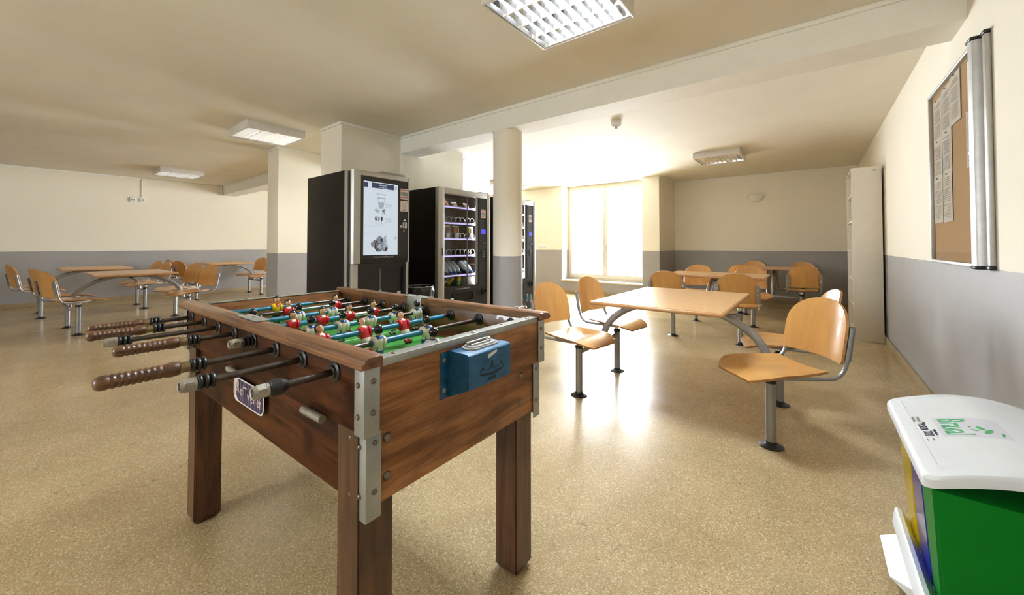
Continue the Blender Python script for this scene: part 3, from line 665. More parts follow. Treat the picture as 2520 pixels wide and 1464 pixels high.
def rod(u, tilt, tip, kind, col, segs, players, blue=(-.3, .3), far_handle=None):
    """tip: v of the outer end on the near side; kind: handle / nut / cone"""
    r = bpy.data.objects.new('rod', None); C.objects.link(r); r.parent = FT; r.location = (u, 0, ZR); r.rotation_euler = (0, R(tilt), 0); r['label'] = 'steel rod of the football table'
    inner_end = tip+(HL+.017 if kind == 'handle' else .012)
    vend = (far_handle if far_handle else max(.40, inner_end+1.02))
    MB().lathe([(.0078, inner_end), (.0078, vend-.005)], 'rodmetal', 16, axis='Y').build('bar', r)
    for a, b, m in segs: MB().lathe([(.0082, a), (.0092, a+.001), (.0092, b-.001), (.0082, b)], m, 16, axis='Y').build('sleeve', r)
    if kind == 'handle':
        MB().lathe([(a, tip+h) for a, h in handle_prof], 'handle', 24, axis='Y').build('handle', r)
        MB().lathe([(.0125, tip+HL-.001), (.0132, tip+HL+.001), (.0125, tip+HL+.018), (.010, tip+HL+.019)], 'brass', 20, axis='Y').build('ferrule', r); s0 = tip+HL+.018
    else:
        nt_ = MB().lathe([(.0085, tip+.012), (.0085, tip), (.0115, tip-.001), (.0125, tip+.004), (.0128, tip+.007)], 'nut', 20, axis='Y')
        nt_.lathe([(.013, tip+.006), (.0145, tip+.007), (.0145, tip+.022), (.013, tip+.023)], 'nut', 6, axis='Y').lathe([(.013, tip+.022), (.0138, tip+.023), (.0138, tip+.028)], 'nut', 20, axis='Y')
        nt_.build('hex_nut', r, ang=25); s0 = tip+.028
    bmp = MB()
    if kind == 'cone': bmp.lathe([(.012, s0), (.0165, s0+.003), (.018, s0+.022), (.0105, s0+.036), (.009, s0+.037)], 'rubber', 22, axis='Y')
    else:
        p = []
        for k in range(3): p += [(.0115, s0+k*.011), (.0165, s0+k*.011+.0025), (.0175, s0+k*.011+.0055), (.0165, s0+k*.011+.0085)]
        p += [(.0115, s0+.033)]
        bmp.lathe(p, 'rubber', 22, axis='Y')
    bmp.build('bumper', r, ang=25)
    if far_handle: MB().lathe([(a, far_handle-h) for a, h in handle_prof], 'handle', 24, axis='Y').build('handle', r)
    for v, kd, rz in players:
        p = link('player', PM[kd], r, (0, v, 0), (0, 0, rz)); p['label'] = {'red': 'player in red shirt and white shorts', 'blue': 'player in blue and white stripes', 'yellow': 'goalkeeper in yellow shirt'}[kd]
    return r
US = [-.573+.16*i for i in range(8)]
rod(US[0], 0, -.642, 'handle', None, [(-.30, .13, 'rodblue')], [(-.036, 'yellow', 0)])
rod(US[1], -4, -.660, 'handle', None, [(-.02, .13, 'rodgreen')], [(-.051, 'red', 0), (.166, 'red', 0)])
rod(US[2], 3, -.636, 'nut', None, [(-.26, .045, 'rodblue')], [(-.247, 'blue', PI), (-.079, 'blue', PI), (.062, 'blue', PI)])
rod(US[3], 0, -.638, 'handle', None, [(-.29, .03, 'rodblue'), (.03, .17, 'chrome')], [(v, 'red', 0) for v in (-.28, -.17, -.06, .05, .163)])
rod(US[4], 4, -.415, 'nut', None, [(-.20, .16, 'rodblue')], [(v, 'blue', PI) for v in (-.18, -.067, .046, .157, .27)])
rod(US[5], -27, -.705, 'handle', None, [(-.23, .28, 'rodblue')], [(-.222, 'red', 0), (-.078, 'red', 0), (.08, 'red', 0)])
rod(US[6], 0, -.598, 'nut', None, [(-.16, .07, 'rodblue')], [(-.131, 'blue', PI), (.055, 'blue', PI)], far_handle=.645)
rod(US[7], 2, -.520, 'cone', None, [(-.2, .2, 'rodblue')], [(-.056, 'blue', PI)], far_handle=.515)
for u in US:
    for s in (-1, 1):
        prof = [(.023, 0), (.0225, .0035), (.0185, .006), (.016, .0065), (.0145, .011), (.0135, .0115), (.0095, .0115)]
        MB().lathe([(a, s*(VS+h)) for a, h in prof], 'rubber', 24, axis='Y').build('rod_bearing', FT, (u, 0, ZR))
        MB().lathe([(a, s*(VS-.027-h)) for a, h in prof], 'rubber', 24, axis='Y').build('rod_bearing', FT, (u, 0, ZR))
# ball-lock levers lying along the near side
for a, b in ((.42, .515), (-.11, -.03), (-.60, -.545)):
    MB().tube([(a, -VS-.014, .702), (b, -VS-.014, .702)], .0095, 'nut', 16).tube([((a+b)/2-.02, -VS+.005, .702), ((a+b)/2-.02, -VS-.008, .702)], .004, 'nut', 10).build('ball_lever', FT)
# coin box
cb = MB(); y0, y1, d = -.112, .058, .078
cb.prism([(UE+.0005, .712), (UE+d, .745), (UE+d, .829), (UE+d-.006, .834), (UE+.0005, .834)], y0, y1, 'coinblue', 'Y')
for a, b in ((y0-.026, y0), (y1, y1+.022)): cb.box(UE+.0005, UE+.0035, a, b, .712, .832, 'coinblue', .001)
cbo = cb.build('coin_box', FT, ang=50)
bm = MB().prism(rrect(UE+.010, UE+.062, -.082, .036, .024), .834, .838, 'alu'); bm.prism(rrect(UE+.015, UE+.057, -.074, .030, .019), .838, .842, 'alu')
bm.box(UE+.022, UE+.030, -.066, .014, .842, .850, 'alu', .002).box(UE+.040, UE+.046, -.066, .014, .842, .847, 'alu', .002).box(UE+.031, UE+.039, -.064, .0, .8421, .8426, 'black').ball((UE+.036, .010, .846), (.010, .008, .008), 'alu')
bm.build('coin_slot', cbo)
XF = UE+d+.0006
def flat(b, pts, mat, x=XF, th=.0004): b.prism(pts, x-.0004, x+th, mat, 'X')
e = MB()
wing = [(-.050, .786), (-.041, .805), (-.034, .797), (-.022, .793), (-.010, .794), (-.004, .798), (-.0015, .812), (.0, .818), (.0015, .812), (.004, .798), (.010, .794), (.022, .793), (.034, .797), (.041, .806), (.050, .788)]
low = [(.044, .786), (.040, .781), (.036, .787), (.031, .780), (.026, .786), (.021, .779), (.016, .785), (.011, .777), (.006, .783), (0, .774), (-.006, .783), (-.011, .777), (-.016, .785), (-.021, .779), (-.026, .786), (-.031, .780), (-.036, .787), (-.040, .781), (-.044, .786)]
off = -.022
def outline(pl, w):
    pl = [(a*.95+off, (b-.80)*.95+.786) for a, b in pl]
    for (a, b), (c, dd) in zip(pl[:-1], pl[1:]):
        L_ = math.hypot(c-a, dd-b); nx, ny = -(dd-b)/L_*w/2, (c-a)/L_*w/2
        flat(e, [(a-nx, b-ny), (c-nx, dd-ny), (c+nx, dd+ny), (a+nx, b+ny)], 'rust')
outline(wing, .0022); outline([wing[-1]]+low+[wing[0]], .0028)
for k in range(5): flat(e, [(off-.018+.007*k, .752), (off-.012+.007*k, .752), (off-.013+.007*k, .760), (off-.016+.007*k, .760)], 'rust')
e.build('emblem', cbo)
sw_ = MB(); flat(sw_, [(-.040, .813), (-.036, .820), (-.024, .823), (-.002, .827), (-.004, .819), (-.02, .815), (-.037, .810)], 'stickwhite'); sw_.build('torn_label', cbo)
for yy in (y0-.014, y1+.011):
    for zz in (.735, .812): MB().lathe([(.006, 0), (.006, .0015), (.003, .0025), (.0005, .0025)], 'nut', 12, T=Matrix.Rotation(PI/2, 4, 'Y')).build('screw', cbo, (UE+.0035, yy, zz))
# lettered sticker on the near side
stk = MB(); Y0 = -VS-.0004
def fl(b, pts, mat, k): b.prism(pts, Y0-.0003*k, Y0+.0003, mat, 'Y')
fl(stk, rrect(-.10, .146, .6005, .6785, .030, 8), 'stickwhite', 1); fl(stk, rrect(-.076, .141, .605, .674, .027, 8), 'purple', 2)
for k in range(9):
    x = -.060+.0225*k; c = .006*math.sin(k*2.1); w_ = .0014+.0014*((k*7) % 3)/2
    zz = lin(.609, .670, 9); xx = [x+c*math.sin((q-.609)/.061*PI*(1+.3*(k % 2)))+.004*(k % 3-1)*(q-.64)/.03 for q in zz]
    fl(stk, [(a-w_, b) for a, b in zip(xx, zz)]+[(a+w_, b) for a, b in zip(xx[::-1], zz[::-1])], 'lilac', 3)
for k in range(18):
    zz = .615+.0029*k; fl(stk, [(-.094, zz), (-.084, zz+.0008), (-.084, zz+.0018), (-.094, zz+.001)], 'ink', 2)
so = stk.build('sticker', FT)
for ch, x, zz, s_ in (('R', -.058, .650, .056), ('o', -.030, .641, .042), ('T', -.008, .644, .038), ('T', .010, .645, .038), ('w', .031, .636, .038), ('e', .055, .637, .046), ('i', .073, .640, .048), ('l', .085, .642, .056), ('e', .103, .636, .046), ('r', .123, .635, .046)):
    text(ch, s_, 'pinktext', so, frame3((x, Y0-.0014, zz), (1, 0, .02), (0, 0, 1)), sx=.8)
# ------------------------------------------------------------------ hot drinks machine (front faces +X)
ZV = 1.808
def X(xf, o): return xf+o
cm = thing('drinks_machine', 'tall black hot drinks vending machine with a lit touch screen', 'vending machine', (-3.29, 1.865, 0))
# local: x 0 = door front, negative towards the back; y 0..0.64
MB().box(-.87, -.135, 0, .62, .02, ZV, 'blackbody', .004).build('cabinet', cm)
MB().box(-.134, -.088, 0, .62, .02, ZV-.003, 'doorgrey', .004).build('side_strip', cm)
MB().box(-.087, -.064, .012, .60, .02, ZV-.012, 'black').build('door_seal', cm)
fr = MB()
fr.prism([(-.063, .018), (-.03, .012), (-.008, .024), (0, .048), (0, .088), (-.063, .088)], .94, ZV, 'doorgrey', 'Z')
fr.prism([(-.063, .618), (0, .618), (0, .632), (-.012, .642), (-.063, .642)], .94, ZV, 'doorgrey', 'Z')
fr.box(-.063, 0, .088, .618, ZV-.046, ZV, 'doorgrey', .003)
fr.build('door_frame', cm)
MB().box(-.063, -.004, .088, .618, .985, ZV-.046, 'black').build('front_panel', cm)
MB().prism([(-.063, .94), (-.012, .94), (-.004, .985), (-.063, .985)], .088, .618, 'rubber', 'Y').build('lower_lip', cm)
MB().box(-.14, -.03, .33, .60, ZV+.001, ZV+.028, 'steel', .004).build('top_hinge', cm)
s = MB(); y0, y1, z0, z1 = .118, .494, 1.017, 1.716
s.box(-.0045, -.0025, y0, y1, z0, z1, 'scr')
def sf(pts, mat, k=1): s.prism(pts, -.0025+.0003*k-.0003, -.0025+.0003*k, mat, 'X')
def sb(a, b, c, d, mat, k=1): sf([(a, c), (b, c), (b, d), (a, d)], mat, k)
def disc(cy, cz, ry, rz, mat, k=1, n=24): sf([(cy+ry*math.cos(2*PI*i/n), cz+rz*math.sin(2*PI*i/n)) for i in range(n)], mat, k)
sb(.202, .446, 1.658, 1.708, 'scrdark'); sb(y0, .163, 1.658, 1.704, 'scrdark')
for zz in (1.640, 1.290, 1.220): sb(y0, y1-.02, zz, zz+.0012, 'scrline')
for zz, w_ in ((1.605, .10), (1.597, .12)): sb(.30-w_/2, .30+w_/2, zz, zz+.004, 'scrline')
sf([(.262, 1.575), (.346, 1.575), (.328, 1.462), (.280, 1.462)], 'scrline'); sf([(.268, 1.560), (.340, 1.560), (.325, 1.466), (.283, 1.466)], 'scr', 2); sf([(.272, 1.525), (.336, 1.525), (.325, 1.468), (.284, 1.468)], 'scrline', 3)
disc(.304, 1.574, .042, .006, 'scrgrey', 4); disc(.304, 1.574, .039, .0045, 'scr', 5)
sf([(.225, 1.448), (.252, 1.462), (.292, 1.445), (.268, 1.418)], 'scrline'); sf([(.225, 1.448), (.235, 1.452), (.270, 1.434), (.266, 1.418)], 'scrgreen', 2)
for k in range(26):
    a = random.random()*6.28; r_ = .026*math.sqrt(random.random()); disc(.338+r_*math.cos(a), 1.436+r_*1.1*math.sin(a), .006, .007, ('scrbrown', 'scrgreen', 'scrgrey', 'scr')[k % 4], 2+k % 4, 8)
for k, mt in enumerate(('scrbrown', 'scrgrey', 'scrbrown')):
    yc = .248+.031*k; disc(yc, 1.366, .0115, .022, mt, 1, 16); sb(yc-.0018, yc+.0018, 1.305, 1.346, 'scrgrey'); disc(yc, 1.37, .005, .011, ('scr', 'scrline', 'scrdark')[k], 2, 10)
for (yy, z_, n_) in ((.352, 1.505, 3), (.352, 1.370, 4)):
    for q in range(n_): sb(yy, yy+.075-.015*(q % 2), z_-.0135*q, z_-.0135*q+.004, 'scrline')
for cy, cz, r_, mt in ((.285, 1.115, .068, 'scrgrey'), (.275, 1.105, .055, 'scrbrown'), (.285, 1.105, .046, 'scrgrey'), (.282, 1.10, .034, 'scrbrown'), (.288, 1.10, .026, 'scrline'), (.215, 1.12, .026, 'scrgrey'), (.29, 1.165, .036, 'scrgrey'), (.31, 1.16, .018, 'scrbrown'), (.345, 1.09, .042, 'scrgrey'), (.35, 1.10, .03, 'scrline'), (.345, 1.15, .026, 'scrline'), (.36, 1.075, .02, 'scrbrown'), (.235, 1.14, .018, 'scrbrown')):
    E_.append(0); disc(cy, cz, r_*.8, r_, mt, 1+len(E_) % 13)
sf([(.335, 1.19), (.365, 1.21), (.358, 1.17), (.34, 1.13), (.325, 1.15)], 'scrline', 1)
for zz in (1.678, 1.175):
    for i in range(14):
        a = 2*PI*i/14; sf([(.470+.0105*math.cos(a+q)*w_, zz+.016*math.sin(a+q)*w_) for q, w_ in ((0, 1), (.46, 1), (.46, .78), (0, .78))], 'scrblue', 1)
    sb(.469, .4725, zz, zz+.02, 'scrblue', 2)
so = s.build('screen', cm)
FX = lambda y, z, x=.0: frame3((x, y, z), (0, 1, 0), (0, 0, 1))
text('dinheiro', .024, 'scr', so, FX(.324, 1.691, -.0012)); text('saldo 0,00 euros', .014, 'scr', so, FX(.324, 1.669, -.0012))
text('www.nvending.net', .030, 'lettering', cm, FX(.334, .999, -.0032))
for z0_, h_ in ((1.578, .108), (1.455, .110)):
    n_ = MB().box(-.0035, -.0027, .527, .616, z0_, z0_+h_, 'stickwhite')
    n_.box(-.0026, -.0023, .532, .611, z0_+h_-.016, z0_+h_-.010, 'reddot')
    if z0_ > 1.5:
        n_.box(-.0026, -.0023, .532, .611, z0_+.036, z0_+.076, 'ink')
        for k in range(6): n_.box(-.0026, -.0023, .532+.0135*k, .542+.0135*k, z0_+.014, z0_+.026, 'reddot')
    else:
        for k in range(9): n_.box(-.0026, -.0023, .545, .60-.006*(k % 3), z0_+.018+.008*k, z0_+.0205+.008*k, 'ink')
        n_.box(-.0026, -.0023, .54, .60, z0_+.006, z0_+.011, 'reddot')
    n_.build('notice_sticker', cm)
cs = MB().box(-.0035, .008, .552, .598, 1.285, 1.345, 'alu', .004).lathe([(.013, 0), (.013, .012), (.009, .014)], 'alu', 16, (-.004, .530, 1.300), 'X').box(.008, .0085, .566, .574, 1.30, 1.335, 'black').ball((.002, .57, 1.365), (.008, .012, .010), 'chrome')
cs.build('coin_mechanism', cm); MB().lathe([(.012, 0), (.012, .008), (.004, .010)], 'brass', 18, (-.004, .566, 1.258), 'X').build('lock', cm)
MB().box(-.063, -.016, .018, .075, .02, .938, 'doorgrey', .006).build('lower_frame', cm); MB().box(-.063, -.016, .612, .636, .02, .938, 'doorgrey', .004).build('lower_frame', cm)
lo = MB(); lo.box(-.063, -.028, .075, .612, .89, .938, 'rubber'); lo.box(-.063, -.028, .075, .105, .45, .89, 'black'); lo.box(-.063, -.028, .585, .612, .45, .89, 'black')
lo.box(-.063, -.028, .075, .612, .02, .45, 'black'); lo.box(-.0635, -.058, .105, .585, .45, .89, 'black'); lo.box(-.056, -.050, .327, .331, .45, .88, 'ink'); lo.build('dispensing_bay', cm)
MB().box(-.0555, -.052, .53, .57, .60, .645, 'paper').build('price_tag', cm)
MB().box(-.85, -.10, .03, .59, 0, .0198, 'rubber').build('plinth', cm)

# ------------------------------------------------------------------ snack machines
def snack(y, xf, lab):
    t = thing('snack_machine', lab, 'vending machine', (xf, y, 0), group=None)
    W = .93; D = .68
    b = MB(); b.box(-D, -D+.02, .0, W, .02, ZV-.005, 'blackbody'); b.box(-D+.02, -.062, 0, .03, .02, ZV-.005, 'blackbody'); b.box(-D+.02, -.062, W-.03, W, .02, ZV-.005, 'blackbody')
    b.box(-D+.02, -.062, .03, W-.03, ZV-.05, ZV-.005, 'blackbody'); b.box(-D+.02, -.062, .03, W-.03, .02, .60, 'blackbody'); b.box(-D+.02, -.062, .70, W-.03, .60, ZV-.05, 'blackbody')
    b.box(-.44, -.42, .03, .70, .60, ZV-.05, 'blackbody'); b.build('cabinet', t)
    f = MB(); f.box(-.06, 0, .0, .10, .02, ZV, 'doorgrey', .008); f.box(-.06, 0, .86, W, .02, ZV, 'doorgrey', .008)
    f.box(-.06, 0, .10, .86, ZV-.072, ZV, 'doorgrey', .004); f.box(-.06, 0, .10, .86, .02, .12, 'doorgrey', .004); f.build('door_frame', t)
    MB().box(-.12, -.03, .75, .93, ZV+.001, ZV+.018, 'steel', .003).build('top_hinge', t)
    p = MB(); p.box(-.05, -.004, .70, .86, .60, ZV-.072, 'black'); p.box(-.05, -.004, .10, .86, .12, .60, 'black'); po = p.build('front_panel', t)
    MB().box(-.012, -.008, .10, .70, .60, ZV-.072, 'vglass').build('glass_pane', t)
    MB().box(-.03, -.013, .50, .508, .60, ZV-.072, 'steel').box(-.019, -.014, .655, .70, .60, ZV-.072, 'alu').build('divider', t)
    MB().tube([(-.036, .684, .61), (-.036, .684, ZV-.085)], .006, 'vtube', 8).build('light_tube', t)
    MB().tube([(-.055, .112, ZV-.066), (-.055, .68, ZV-.066)], .006, 'vtube', 8).build('light_tube', t)  # unseen tube along the top, added to brighten the products
    for k, z in enumerate((1.585, 1.385, 1.190, .980, .735)):
        sh = MB().box(-.40, -.055, .105, .685, z-.014, z-.004, 'black'); sh.box(-.055, -.048, .105, .685, z-.016, z+.014, 'steel'); so_ = sh.build('shelf', t)
        MB().box(-.048, -.045, .105, .685, z-.010, z+.004, 'led').build('led_strip', so_)
        MB().ball((-.040, .676, z+.02), (.004, .007, .014), 'ledspot', 10, 8).build('led_lamp', so_)
        n = {0: (), 1: (.15, .23, .31, .39, .46, .56, .64), 2: (.15, .23, .31, .39, .46, .55, .64), 3: (.15, .23, .31, .39, .46, .54, .58, .65), 4: ()}[k]
        for yc in n:
            pts = [(-.062-.03*(a/(2*PI)), yc+.034*math.cos(a), z+.042+.036*math.sin(a)) for a in lin(-PI*.35, PI*1.30, 22)]
            MB().tube(pts, .0028, 'wcoil', 6).build('spiral', so_)
    n_ = MB().box(-.0035, -.0027, .745, .835, 1.475, 1.588, 'stickwhite').box(-.0026, -.0023, .752, .828, 1.51, 1.55, 'ink').box(-.0026, -.0023, .752, .828, 1.566, 1.576, 'reddot').box(-.0026, -.0023, .752, .828, 1.49, 1.498, 'reddot'); n_.build('notice_sticker', t)
    MB().box(-.0038, -.002, .748, .835, 1.262, 1.322, 'disp').build('display', t)
    MB().box(-.004, .001, .758, .835, 1.13, 1.145, 'rubber', .002).box(.001, .0015, .765, .828, 1.135, 1.139, 'black').build('note_slot', t)
    kp = MB()
    for i in range(3):
        for j in range(4): kp.box(-.004, .001, .772+.02*i, .784+.02*i, .95+.024*j, .966+.024*j, 'ink', .002)
    kp.build('keypad', t)
    MB().box(.0005, .005, .045, .075, .985, 1.09, 'steel', .003).box(.005, .007, .054, .066, .995, 1.08, 'black').build('door_handle', t); MB().lathe([(.014, 0), (.014, .006), (.006, .008)], 'alu', 18, (.0005, .062, .965), 'X').build('lock', t)
    def ring(y0, y1, z0, z1, r, w, nm):
        a = rrect(y0, y1, z0, z1, r, 8); c = rrect(y0+w, y1-w, z0+w, z1-w, max(r-w, .004), 8); n = len(a); q = MB()
        vs = [(-.004, p_, q_) for p_, q_ in a]+[(.008, p_, q_) for p_, q_ in a]+[(.008, p_, q_) for p_, q_ in c]+[(-.002, p_, q_) for p_, q_ in c]
        q.add(vs, [(i+n*j, (i+1) % n+n*j, (i+1) % n+n*(j+1), i+n*(j+1)) for i in range(n) for j in range(3)], 'rubber'); q.prism(c, -.0035, -.003, 'blackbody', 'X'); return q.build(nm, t)
    ring(.22, .60, .405, .54, .062, .014, 'delivery_tray'); ring(.765, .845, .455, .545, .04, .01, 'coin_return')
    text('www.nvending.net', .034, 'lettering', t, FX(.41, .570, -.003))
    d = MB()
    for (cy, cz, sc_) in ((.70, .30, 1), (.80, .285, 1.25)):
        for k in range(26):
            a = random.random()*6.28; r_ = math.sqrt(random.random()); yy = cy+.030*sc_*r_*math.cos(a); zz = cz+.055*sc_*r_*math.sin(a)
            d.prism([(yy-.008, zz-.009), (yy+.006, zz-.011), (yy+.010, zz+.006), (yy-.004, zz+.011)], -.0039, -.0034+.0001*(k % 4), ('scrblue', 'plabel', 'pblue')[k % 3] if k % 3 else 'pblue', 'X')
    for r_ in (.30, .36):
        for k in range(14):
            a, b_ = PI*.05+PI*.42*k/14, PI*.05+PI*.42*(k+1)/14
            d.prism([(.30+r_*math.cos(a), .13+r_*.7*math.sin(a)), (.30+r_*math.cos(b_), .13+r_*.7*math.sin(b_)), (.30+(r_+.005)*math.cos(b_), .13+(r_+.005)*.7*math.sin(b_)), (.30+(r_+.005)*math.cos(a), .13+(r_+.005)*.7*math.sin(a))], -.0039, -.0035, 'lettering', 'X')
    d.build('printed_bottles', t)
    MB().box(-.30, -.052, .525, .682, .601, .70, 'paper', .004).build('white_tray', t)
    MB().box(-D+.04, -.05, .04, W-.04, 0, .0198, 'rubber').build('plinth', t)
    return t
S1Y, S1X, S2Y, S2X = 3.05, -3.47, 4.19, -3.50
snack(S1Y, S1X, 'snack vending machine between the drinks machine and the round column')
snack(S2Y, S2X, 'snack vending machine half hidden behind the round column')

def bag(x, y, z, w, h, mats, lab, rz=0, tilt=-20):
    b = MB(); d = .030; T = Matrix.Rotation(R(rz), 4, 'Z') @ Matrix.Rotation(R(tilt), 4, 'Y')
    nu, nv = 11, 13; us = lin(-1, 1, nu); vs_ = lin(0, 1, nv); pts = []
    for s_ in (1, -1):
        for v in vs_:
            for u in us:
                bul = (1-u**4)*(math.sin(PI*v)**.6 if 0 < v < 1 else 0)
                pts.append((s_*d*bul*(.85+.15*math.sin(9*u+5*v)), w/2*u*(1-.07*math.sin(PI*v)), h*v))
    n = nu*nv
    for s_ in range(2):
        for j in range(nv-1):
            mt = mats[min(len(mats)-1, int(len(mats)*j/(nv-1)))]
            for i in range(nu-1):
                a = s_*n+j*nu+i; q = [a, a+1, a+1+nu, a+nu]
                b.add([pts[k] for k in q], [(0, 1, 2, 3)], mt, T)
    return tag(b.build('snack_bag', None, (x, y, z), 60), lab, 'snack bag', 'snack bags in the vending machines')
bx = S1X-.115
bag(bx, S1Y+.135, 1.5815, .085, .125, ['porange', 'pblue', 'plabel'], 'blue and orange snack bag, first on the top shelf of the front snack machine')
bag(bx, S1Y+.235, 1.5815, .095, .115, ['pred', 'pbrown', 'pred'], 'dark red snack bag on the top shelf of the front snack machine', 8, -26)
bag(bx, S1Y+.385, 1.5815, .090, .095, ['psilver', 'pbrown', 'psilver'], 'silver snack bag left of the divider, top shelf of the front snack machine', -6, -30)
bag(bx, S1Y+.60, 1.5815, .085, .095, ['psilver', 'pbrown', 'psilver'], 'silver snack bag right of the divider, top shelf of the front snack machine', 6, -28)
for yc, m0, ds in ((.205, 'pbrown', 'plain brown, nearest the door lock'), (.355, 'porange', 'yellow corner, left of the divider'), (.615, 'pyellow', 'yellow corner, right of the divider')):
    b = MB().box(-.018, .018, -.042, .042, 0, .15, 'pbrown', .012, 3); b.box(-.0195, .0195, -.030, .036, .0, .085, 'plabel', .008); b.box(-.019, .019, -.045, -.02, .08, .145, m0, .008)
    b.prism([(-.044, .148), (.044, .148), (.05, .168), (-.05, .168)], -.002, .002, 'psilver', 'X')
    tag(b.build('wrapped_cake', None, (S1X-.075, S1Y+yc, 1.1865)), 'wrapped cake in the front snack machine, '+ds, 'cake', 'wrapped cakes in the front machine')
def bottle_proto():
    t = thing('water_bottle', 'x', 'bottle', group='water bottles in the vending machines')
    MB().lathe([(.026, 0), (.030, .004), (.030, .05), (.027, .058), (.030, .066), (.030, .135), (.027, .15), (.014, .178), (.0125, .192)], 'pet', 18).build('bottle_body', t)
    MB().lathe([(.0306, .07), (.0306, .125)], 'plabel', 18).build('paper_label', t); MB().lathe([(.0145, .190), (.0145, .206), (.013, .208)], 'cap', 16).build('cap', t); return t
B0 = bottle_proto(); bk = 0
def bottle(x, y, z, lab, tilt=128):
    global bk
    o = B0 if bk == 0 else copy_tree(B0); bk += 1
    o.location = (x, y, z); o.rotation_euler = (0, R(tilt), 0); o['label'] = lab
ORD = ('first', 'second', 'third', 'fourth', 'fifth')
for k, yc in enumerate((.145, .215, .285, .355, .425)): bottle(S1X-.225, S1Y+yc, .735+.155, 'tilted water bottle in the front snack machine, %s from its door lock' % ORD[k])
for k, yc in enumerate((.565, .635)): bottle(S1X-.225, S1Y+yc, .735+.155, 'tilted water bottle right of the front machine divider, %s' % ('beside the divider', 'beside the control panel')[k])
for k, (yc, m0, m1, ds) in enumerate(((.145, 'porange', 'porange', 'orange can'), (.225, 'pyellow', 'pgrn', 'yellow and green can'), (.320, 'pyellow', 'pyellow', 'plain yellow can'), (.425, 'pgrn', 'pyellow', 'green can with yellow top'))):
    t = thing('drink_can', ds+' at the bottom of the front snack machine', 'can', (S1X-.17 if k < 3 else S1X-.10, S1Y+yc, .60+(.027 if k < 3 else .001)), 0, 'drink cans in the front machine'); t.rotation_euler = (R(-4), R(38 if k < 3 else 0), 0)
    T_ = None
    MB().lathe([(.022, 0), (.028, .005), (.028, .06)], m0, 20).lathe([(.028, .0602), (.028, .108), (.022, .116)], m1, 20).build('can_body', t); MB().lathe([(.023, .1162), (.0225, .118), (.02, .1165)], 'chrome', 18).build('can_lid', t)
bx = S2X-.115
bag(bx, S2Y+.57, 1.5815, .085, .10, ['psilver', 'plabel', 'psilver'], 'silver snack bag on the top shelf of the machine behind the column', 4)
bag(bx, S2Y+.46, 1.5815, .085, .10, ['psilver', 'pbrown', 'psilver'], 'brown and silver snack bag on the top shelf of the machine behind the column', 4)
for k, yc in enumerate((.53, .61)):
    t = thing('juice_bottle', 'small juice bottle with %s cap in the machine behind the column' % ('orange', 'green')[k], 'bottle', (S2X-.09, S2Y+yc, .9765), 0, 'juice bottles behind the column')
    MB().lathe([(.022, 0), (.026, .004), (.026, .08), (.022, .10), (.012, .125)], ('porange', 'pgrn')[k], 18).build('bottle_body', t); MB().lathe([(.0135, .1255), (.0135, .142), (.012, .143)], ('porange', 'pgrn')[k], 16).build('cap', t)
    MB().lathe([(.0266, .03), (.0266, .07)], 'plabel', 18).build('paper_label', t)
for k, yc in enumerate((.545, .625)): bottle(S2X-.225, S2Y+yc, .735+.155, 'tilted water bottle in the machine behind the column, %s' % ('next to its divider', 'next to its control panel')[k])

# ------------------------------------------------------------------ lined waste bin between the machines
wb = thing('waste_bin', 'round waste bin with black liner between the drinks and snack machines', 'bin', (-3.47, 2.775, 0))
MB().lathe([(.115, 0), (.12, .01), (.145, .60)], 'blackbody', 28).build('bin_body', wb)
lb = MB(); n = 40; P_ = []
for j, (r_, z_) in enumerate([(.152, .40), (.157, .50), (.158, .60), (.157, .648), (.150, .652), (.138, .648), (.130, .56), (.10, .50), (.01, .49)]):
    for k in range(n):
        a = 2*PI*k/n; w_ = (.010*math.sin(7*a+j*1.7)+.006*math.sin(15*a-j)) if j < 3 else .002*math.sin(9*a)
        P_.append(((r_+w_)*math.cos(a), (r_+w_)*math.sin(a), z_+(.02*math.sin(5*a) if j == 0 else 0)))
lb.add(P_, [(j*n+k, j*n+(k+1) % n, (j+1)*n+(k+1) % n, (j+1)*n+k) for j in range(8) for k in range(n)], 'fabricbag'); lb.build('liner_bag', wb, ang=60)
tr = [(.156*math.cos(a), .156*math.sin(a), .655) for a in lin(0, 2*PI, 49)]; MB().tube(tr, .0045, 'steel', 8, caps=False).build('rim_ring', wb)
MB().box(.118, .138, -.012, .02, .6525, .66, 'paper', .001).build('price_tag', wb)

# ------------------------------------------------------------------ bookcase
bc = thing('bookcase', 'tall white bookcase standing against the right wall', 'bookcase', (.372, 6.05, 0))
BW_ = .80; BD = .262; BH = 2.02
for y in (0, BW_-.018): MB().box(0, BD, y, y+.018, 0, BH, 'shelf', .001).build('side_panel', bc)
MB().box(.001, BD-.002, .0182, BW_-.0182, BH-.018, BH-.0005, 'shelf').build('top_panel', bc)
MB().box(BD-.012, BD-.004, .0182, BW_-.0182, .05, BH-.0182, 'shelf').build('back_panel', bc)
MB().box(.012, .03, .0182, BW_-.0182, 0, .06, 'shelf').build('kick_plate', bc)
SZ = [.062, .40, .70, 1.035, 1.385, 1.70]
for z in SZ: MB().box(.004, BD-.0125, .0182, BW_-.0182, z, z+.018, 'shelf').build('shelf', bc)
pins = MB()
for z0 in SZ[:-1]:
    for k in range(6):
        for yy in (.0178, BW_-.0182-.0004):
            pins.box(.03, .036, yy, yy+.0008, z0+.09+.032*k, z0+.095+.032*k, 'ink')
pins.build('peg_holes', bc)
MB().box(.17, .225, -.0008, -.0002, 1.965, 1.985, 'stickwhite').box(.18, .215, -.0011, -.0009, 1.970, 1.980, 'ink').build('label_sticker', bc)
